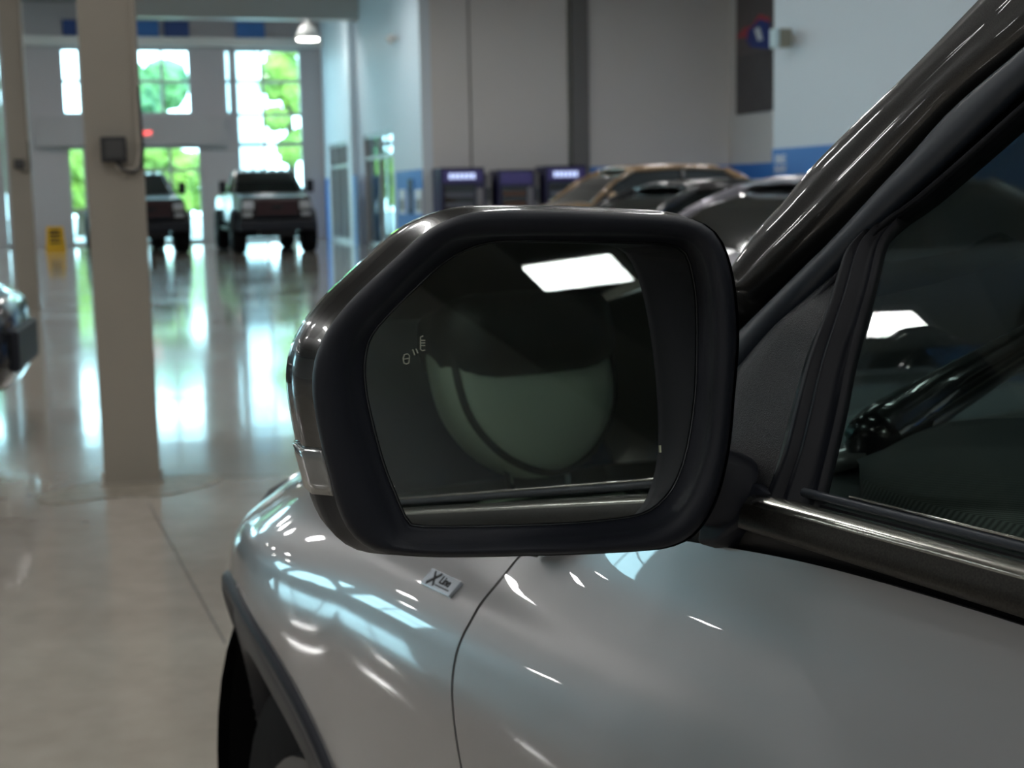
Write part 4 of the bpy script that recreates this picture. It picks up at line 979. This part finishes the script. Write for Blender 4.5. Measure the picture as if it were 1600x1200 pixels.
# ---- belt moulding
def belt_ring(s):
    k = (1 - min(max((s - .0) / .8, 0), 1)); zt = 1.150 + .002 * k; h = .022 + .010 * k
    # measured on the plane l = .65: top 1.150, bottom 1.118
    return [(.668, s, zt - .004), (.662, s, zt + .001), (.656, s, zt + .0012), (.650, s, zt - .001), (.6455, s, zt - .005), (.6425, s, zt - .010), (.6405, s, zt - .018), (.6405, s, zt - h), (.645, s, zt - h - .002), (.662, s, zt - h - .002)]
sv_ = [-1.05, -.5, 0, .2, .4, .5, .6, .68, .74, .775, .787]
rings = [belt_ring(s) for s in sv_]
bmould = CB().loft([[r[i] for i in range(5)] for r in rings] + [], closed=False).build('belt_moulding', M['satin_chrome'], hero, smooth=True, solid=(.001, -1))
CB().loft([[r[i] for i in (4, 5, 6, 7, 8, 9)] for r in rings], closed=False).build('belt_face', M['dark_chrome'], bmould, smooth=True)
CB().tube([(.665, s, 1.158) for s in (-.2, .3, .6, .72, .745)], .0035, 8).build('belt_seal', M['rubber'], hero, smooth=True)
CB().tube([(.6655, s, 1.1625) for s in (-.2, .3, .6, .70)], .0012, 6).build('seal_lip', M['satin_chrome'], bpy.data.objects['belt_seal'], smooth=True)
mb = CB(); mb.loft([[(.655, s, 1.123), (.662, s, 1.090), (.69, s, 1.090), (.69, s, 1.15), (.672, s, 1.15)] for s in (-1.05, .3, .80, .92)]).build('belt_gap', M['deep_black'], hero)
# inner door panels
for r_ in (0, 1):
    fx = mir_l if r_ else (lambda l: l)
    CB().add([(fx(l), s, z) for s in (-1.1, .98) for l, z in ((.70, .35), (.69, 1.135), (.74, 1.125), (.78, 1.0), (.76, .35))],
             [(0, 1, 6, 5), (1, 2, 7, 6), (2, 3, 8, 7), (3, 4, 9, 8), (4, 0, 5, 9), (0, 4, 3, 2, 1), (5, 6, 7, 8, 9)]).build('inner_door_panel', M['leather'] if r_ else M['dash'], hero)

def rrect(c, hx, hz, ax, n=20):
    ax = np.array(ax, float); ax /= np.linalg.norm(ax); z = np.array([0, 0, 1.0]); x = np.cross(ax, z); x /= np.linalg.norm(x)
    return [np.array(c) + x * hx * math.copysign(abs(math.cos(a)) ** .5, math.cos(a)) + z * hz * math.copysign(abs(math.sin(a)) ** .5, math.sin(a)) for a in np.linspace(0, 2 * PI, n + 1)[:-1]]
# ---- interior
CB().box(.70, mir_l(.70), -1.9, 1.4, .36, .42).build('cabin_floor', M['cloth'], hero)
CB().loft([[(l, 1.34, .96), (l, 1.36, 1.02), (l, 1.28, 1.065), (l, 1.05, 1.090), (l, .84, 1.095), (l, .70, 1.07), (l, .64, 1.02), (l, .70, .86), (l, 1.0, .7)] for l in (.76, 1.2, 1.53, 2.0, 2.30)]).build('dashboard', M['weave'], hero, bevel=(.012, 2))
def rl(x, y, l): return car_hit(x, y, (l, 0, 0), (1, 0, 0))
topd = [rl(x, y, l) for x, y, l in ((1352, 728, .98), (1385, 704, 1.02), (1425, 678, 1.06), (1475, 660, 1.10), (1540, 654, 1.14), (1620, 652, 1.18), (1720, 655, 1.24))]
botd = [rl(x, y, l) for x, y, l in ((1348, 748, .80), (1385, 766, .79), (1425, 780, .78), (1475, 794, .775), (1540, 808, .77), (1620, 826, .765), (1720, 850, .76))]
rings = []
for p, q in zip(botd, topd):
    m_ = (p + q) / 2 + np.array([-.01, 0, .012]); rings.append([p + np.array([.0, 0, -.08]), p, p + (m_ - p) * .5 + np.array([0, 0, .004]), m_, q + (m_ - q) * .4 + np.array([0, 0, .003]), q, q + np.array([.04, 0, -.03]), q + np.array([.04, 0, -.2])])
CB().loft(rings).build('dash_pad', M['weave'], hero, smooth=True)
hood_c = [rl(x, y, l) for x, y, l in ((1356, 702, .99), (1376, 680, 1.02), (1420, 650, 1.08), (1470, 618, 1.14), (1530, 582, 1.20), (1600, 540, 1.27), (1700, 488, 1.36))]
CB().tube(spline(hood_c, 6), list(np.interp(np.linspace(0, 1, 37), [0, .08, .2, .5, 1], [.018, .030, .031, .027, .018])), 20).build('instrument_hood', M['gloss_black'], hero, smooth=True)
ctr = np.array([1.08, .42, .98]); nn = np.array([0, -.9, .43]); nn /= np.linalg.norm(nn); uu = np.array([1, 0, 0]); vv = np.cross(nn, uu)
pts = [ctr + .185 * (math.cos(a) * uu + math.sin(a) * vv) for a in np.linspace(0, 2 * PI, 41)[:-1]]
rings = []
for k, p in enumerate(pts + [pts[0]]):
    r = (p - ctr) / .185; rings.append([p + .016 * (math.cos(x) * r + math.sin(x) * nn) for x in np.linspace(0, 2 * PI, 11)[:-1]])
st = CB().loft(rings, caps=False).build('steering_wheel', M['leather_dark'], hero, smooth=True)
CB().lathe([(.01, -.03), (.07, -.02), (.075, .02), (.02, .035)], 'y', 20, tuple(ctr)).build('hub', M['leather_dark'], st, smooth=True)
for a in (0, PI, -PI / 2): CB().tube([ctr + .06 * (math.cos(a) * uu + math.sin(a) * vv), ctr + .18 * (math.cos(a) * uu + math.sin(a) * vv)], .014, 8).build('spoke', M['leather_dark'], st)
def seat(lx, right=False):
    def ring(z, y, hw, d, n=20): return [(lx + hw * math.copysign(abs(math.cos(a)) ** .6, math.cos(a)), y + d * math.copysign(abs(math.sin(a)) ** .7, math.sin(a)), z) for a in np.linspace(0, 2 * PI, n + 1)[:-1]]
    rings = [ring(.58, -.02, .24, .10), ring(.75, -.07, .25, .09), ring(.95, -.13, .245, .075), ring(1.06, -.165, .22, .07), ring(1.115, -.185, .17, .06), ring(1.14, -.19, .10, .04)]
    b = CB().loft(rings).build('seat_backrest', M['leather'], hero, smooth=True, subsurf=1)
    CB().tube([(lx + x, y, z) for x, y, z in ((-.235, -.04, .7), (-.24, -.08, .95), (-.20, -.115, 1.07), (-.10, -.135, 1.125), (.10, -.135, 1.125), (.20, -.115, 1.07), (.24, -.08, .95), (.235, -.04, .7))], .006, 8).build('piping', M['leather_dark'], b, smooth=True)
    CB().loft([ring(.40, .22, .25, .27), ring(.52, .22, .26, .28), ring(.58, .22, .24, .26)]).build('seat_cushion', M['leather'], hero, smooth=True, subsurf=1)
    # head restraint: rounded pentagon, narrow at the bottom
    out = spline([(-.025, 1.160), (.025, 1.160), (.085, 1.192), (.128, 1.25), (.140, 1.32), (.130, 1.375), (.07, 1.40), (-.07, 1.40), (-.130, 1.375), (-.140, 1.32), (-.128, 1.25), (-.085, 1.192)], 5, True)
    cz = 1.28
    def hr(f, y): return [(lx + p[0] * f, y - (p[1] - cz) * .12, cz + (p[1] - cz) * f) for p in out]
    h = CB().loft([hr(.50, -.285), hr(.86, -.275), hr(1.0, -.245), hr(1.0, -.19), hr(.93, -.165), hr(.80, -.157), hr(.4, -.153)]).build('head_restraint', M['leather'], hero, smooth=True)
    CB().tube([(lx + p[0] * .955, -.168 - (p[1] - cz) * .12, cz + (p[1] - cz) * .955) for p in list(out) + [out[0]]], .006, 8).build('piping', M['leather_dark'], h, smooth=True)
    MB_ = CB(); MB_.loft([rrect((lx, y, 1.372), hx, hz, (0, 1, 0)) for y, hx, hz in ((-.30, .09, .03), (-.285, .135, .062), (-.20, .145, .068), (-.155, .135, .062), (-.135, .10, .04))]); MB_.build('head_cushion', M['leather_dark'], h, smooth=True)
    for x in (-.05, .05): CB().tube([(lx + x, -.20, 1.08), (lx + x, -.21, 1.2)], .006, 8).build('post', M['chrome'], h)
seat(1.08); seat(mir_l(1.08))

# ---- door mirror
MC = np.array([.463, .79, 1.247]); TH = math.radians(5); MN = np.array([math.sin(TH), math.cos(TH), 0])
OUTL = [(745, 331), (820, 328.5), (920, 330), (995, 333.5), (1055, 337), (1092, 346), (1118, 366), (1134, 398), (1144, 440), (1149, 485), (1151, 530), (1148, 575), (1144, 620), (1140, 670), (1134, 715), (1122, 765), (1105, 805), (1080, 837), (1046, 854), (1005, 860),
        (920, 865), (820, 868), (720, 870), (640, 868.5), (587, 861), (552, 838), (530, 800), (516, 750), (503, 700), (493, 650), (488, 610), (490, 572), (500, 538), (520, 503), (550, 467), (585, 433), (620, 401), (658, 367), (700, 343)]
LIPL = [(720, 369), (820, 364), (920, 363), (1040, 365), (1080, 373), (1102, 398), (1114, 450), (1119, 520), (1117, 610), (1107, 700), (1090, 755), (1062, 800), (1018, 828), (960, 838), (870, 845), (760, 850), (690, 851), (638, 848), (617, 836), (600, 800), (580, 745), (560, 690), (546, 640), (541, 590), (545, 545), (562, 512), (600, 470), (640, 428), (680, 391)]
GLSL = [(730, 390), (770, 379), (820, 377), (920, 378), (1020, 381), (1055, 385), (1072, 399), (1081, 430), (1087, 470), (1088, 545), (1085, 620), (1075, 690), (1062, 737), (1045, 770), (1020, 794), (990, 806), (920, 815), (820, 820), (720, 822), (655, 821.5), (638, 814), (624, 785), (602, 730), (585, 670), (574, 620), (570, 580), (573, 548), (582, 523), (606, 494), (645, 455), (690, 414)]
CPX = (820, 600)
NA = 120; ANG = np.linspace(-PI, PI, NA, endpoint=False)
def polar(L):
    P = spline(L, 8, True) - np.array(CPX); a = np.arctan2(P[:, 1], P[:, 0]); r = np.hypot(P[:, 0], P[:, 1]); o = np.argsort(a)
    return np.interp(ANG, a[o], r[o], period=2 * PI)
rO, rL, rG = polar(OUTL), polar(LIPL), polar(GLSL)
def mpt(i, r, ds, n=None, c=None):
    n = MN if n is None else n; c = MC if c is None else c
    return car_hit(CPX[0] + r * math.cos(ANG[i]), CPX[1] + r * math.sin(ANG[i]), c + n * ds, n)
GP, GY = math.radians(6), math.radians(0)
GN = np.array([math.sin(GY) * math.cos(GP), -math.cos(GY) * math.cos(GP), math.sin(GP)])       # facing back to the driver
GC = MC + np.array([0, .026, 0])
def ring_m(fr_, ds, n=None, c=None): return [mpt(i, fr_(i), ds, n, c) for i in range(NA)]
rings = [ring_m(lambda i: rO[i] * .97, .030), ring_m(lambda i: rO[i] * 1.0, .012), ring_m(lambda i: rO[i] * .998, .005), ring_m(lambda i: rO[i] * .985, .0005),
         ring_m(lambda i: rO[i] * .965 + rL[i] * .0, -.0015), ring_m(lambda i: rO[i] * .45 + rL[i] * .55, -.0008), ring_m(lambda i: rL[i] * 1.005, .002), ring_m(lambda i: rL[i] * .985, .008),
         ring_m(lambda i: rG[i] * 1.035, .0, -GN, GC + GN * .002), ring_m(lambda i: rG[i] * 1.012, .0, -GN, GC + GN * .001), ring_m(lambda i: rG[i] * 1.006, .0, -GN, GC - GN * .006), ring_m(lambda i: rG[i] * .5, .0, -GN, GC - GN * .008)]
smir = CB().loft(rings, caps=False).build('side_mirror', M['plastic'], hero, smooth=True)
gl_f = ring_m(lambda i: rG[i] * .993, 0, -GN, GC); gl_e = ring_m(lambda i: rG[i] * 1.0, 0, -GN, GC - GN * .0012); gl_b = ring_m(lambda i: rG[i], 0, -GN, GC - GN * .004)
mb = CB(); mb.loft([gl_f, gl_e, gl_b]); mb.build('mirror_glass', M['mirror'], smir)
# thin bright seal line round the glass
gt_ = ring_m(lambda i: rG[i] * 1.004, 0, -GN, GC + GN * .0004)
mb = CB(); mb.tube(gt_ + [gt_[0]], .0007, 6, caps=False); mb.build('glass_edge', mat('polished_edge', (.05, .055, .06), .25, .5), smir, smooth=True)
# icons
def icon(pix, name, wd=.0006):
    b_ = CB(); b_.tube([car_hit(x, y, GC + GN * .0006, GN) for x, y in pix], wd, 6); return b_
mb = CB()
for P_ in ([(630, 560), (631, 567), (635, 569), (639, 567), (640, 556), (637, 553), (632, 554), (630, 560)], [(631, 561), (639, 560)], [(645, 546), (648, 555)], [(650, 545), (653, 552)],
           [(661, 525), (657, 527), (657, 546), (660, 548), (664, 547)], [(657, 532), (664, 532)], [(658, 540), (664, 540)], [(657, 536), (664, 536)]):
    mb.tube([car_hit(x, y, GC + GN * .0004, GN) for x, y in P_], .00042, 6)
mb.build('blind_spot_icon', M['signal_icon'], smir)
CB().tube([car_hit(x, y, GC + GN * .0004, GN) for x, y in ((1031.5, 696), (1032, 707))], .0007, 8).build('lamp_icon', mat('pale_icon', (.5, .55, .4), .6), smir)
# painted cap (upper), lamp band, lower shell
CCN = np.array([.485, 0, 1.245])
def cap_pt(i, k):
    prof_ = [(.008, 1.0, 0, 0), (.014, 1.006, 0, 0), (.032, 1.035, 0, 0), (.052, 1.015, 0, .002), (.068, .925, .003, .002), (.080, .78, .010, .002), (.094, .61, .018, 0), (.104, .40, .026, 0), (.109, .18, .03, 0), (.110, .01, .032, 0)]
    x = min(k, len(prof_) - 1.0001); j = int(x); u = x - j; d0, d1 = np.array(prof_[j]), np.array(prof_[j + 1]); d = d0 + (d1 - d0) * u
    p = mpt(i, rO[i] * .996, .012); c = np.array([CCN[0] + d[2], 0, CCN[2] + d[3]])
    v = p - c; return np.array([c[0] + v[0] * d[1], p[1] + (d[0] - .012), c[2] + v[2] * d[1]])
def cap_part(i0, i1, name, m, off=0.0, k0=0.0, k1=9.0, nk=28, closed=False, solid=None):
    idx = [i % NA for i in range(i0, i1 + 1)]; rings = []
    for k in np.linspace(k0, k1, nk):
        r_ = []
        for i in idx:
            p = cap_pt(i, k)
            if off:
                q = cap_pt(i, min(k + .2, 9)); a_ = cap_pt((i + 1) % NA, k) - cap_pt((i - 1) % NA, k); n_ = np.cross(q - cap_pt(i, max(k - .2, 0)), a_); n_ /= (np.linalg.norm(n_) + 1e-9)
                if np.dot(n_, p - np.array([CCN[0], p[1] , CCN[2]])) < 0: n_ = -n_
                p = p + n_ * off
            r_.append(p)
        rings.append(r_)
    return CB().loft(rings, closed=False).build(name, m, smir, smooth=True, solid=solid)
def ai(deg): return int(round((math.radians(deg) + PI) / (2 * PI) * NA))
# image angle measured with y down: lower-left is positive
i_sig_hi, i_sig_lo = ai(162.5), ai(151)
cap_part(i_sig_hi, ai(30) + NA, 'mirror_cap', M['gloss_black'])
cap_part(ai(30), i_sig_lo, 'lower_shell', M['plastic_fine'])
cap_part(i_sig_lo, i_sig_hi, 'turn_signal', M['lens'], off=.0025, k0=.2, k1=7.0, solid=(.003, -1))
cap_part(i_sig_lo, i_sig_hi, 'signal_backing', M['rim_dark'], off=-.001)
# arm and foot
CB().loft([rrect((.53, .875, 1.172), .024, .022, (1, 0, 0)), rrect((.60, .865, 1.163), .034, .034, (1, 0, 0)), rrect((.635, .848, 1.156), .042, .034, (1, 0, 0)), rrect((.655, .84, 1.150), .050, .030, (1, 0, 0)), rrect((.675, .84, 1.145), .055, .028, (1, 0, 0))]).build('mirror_arm', M['plastic'], smir, smooth=True)
poly_panel([(1096, 852), (1126, 851), (1150, 832), (1165, 822), (1178, 798), (1192, 780), (1212, 775), (1200, 760), (1150, 740), (1110, 760)], -.02, .006, 'mirror_foot', M['plastic'], .004, parent=smir)
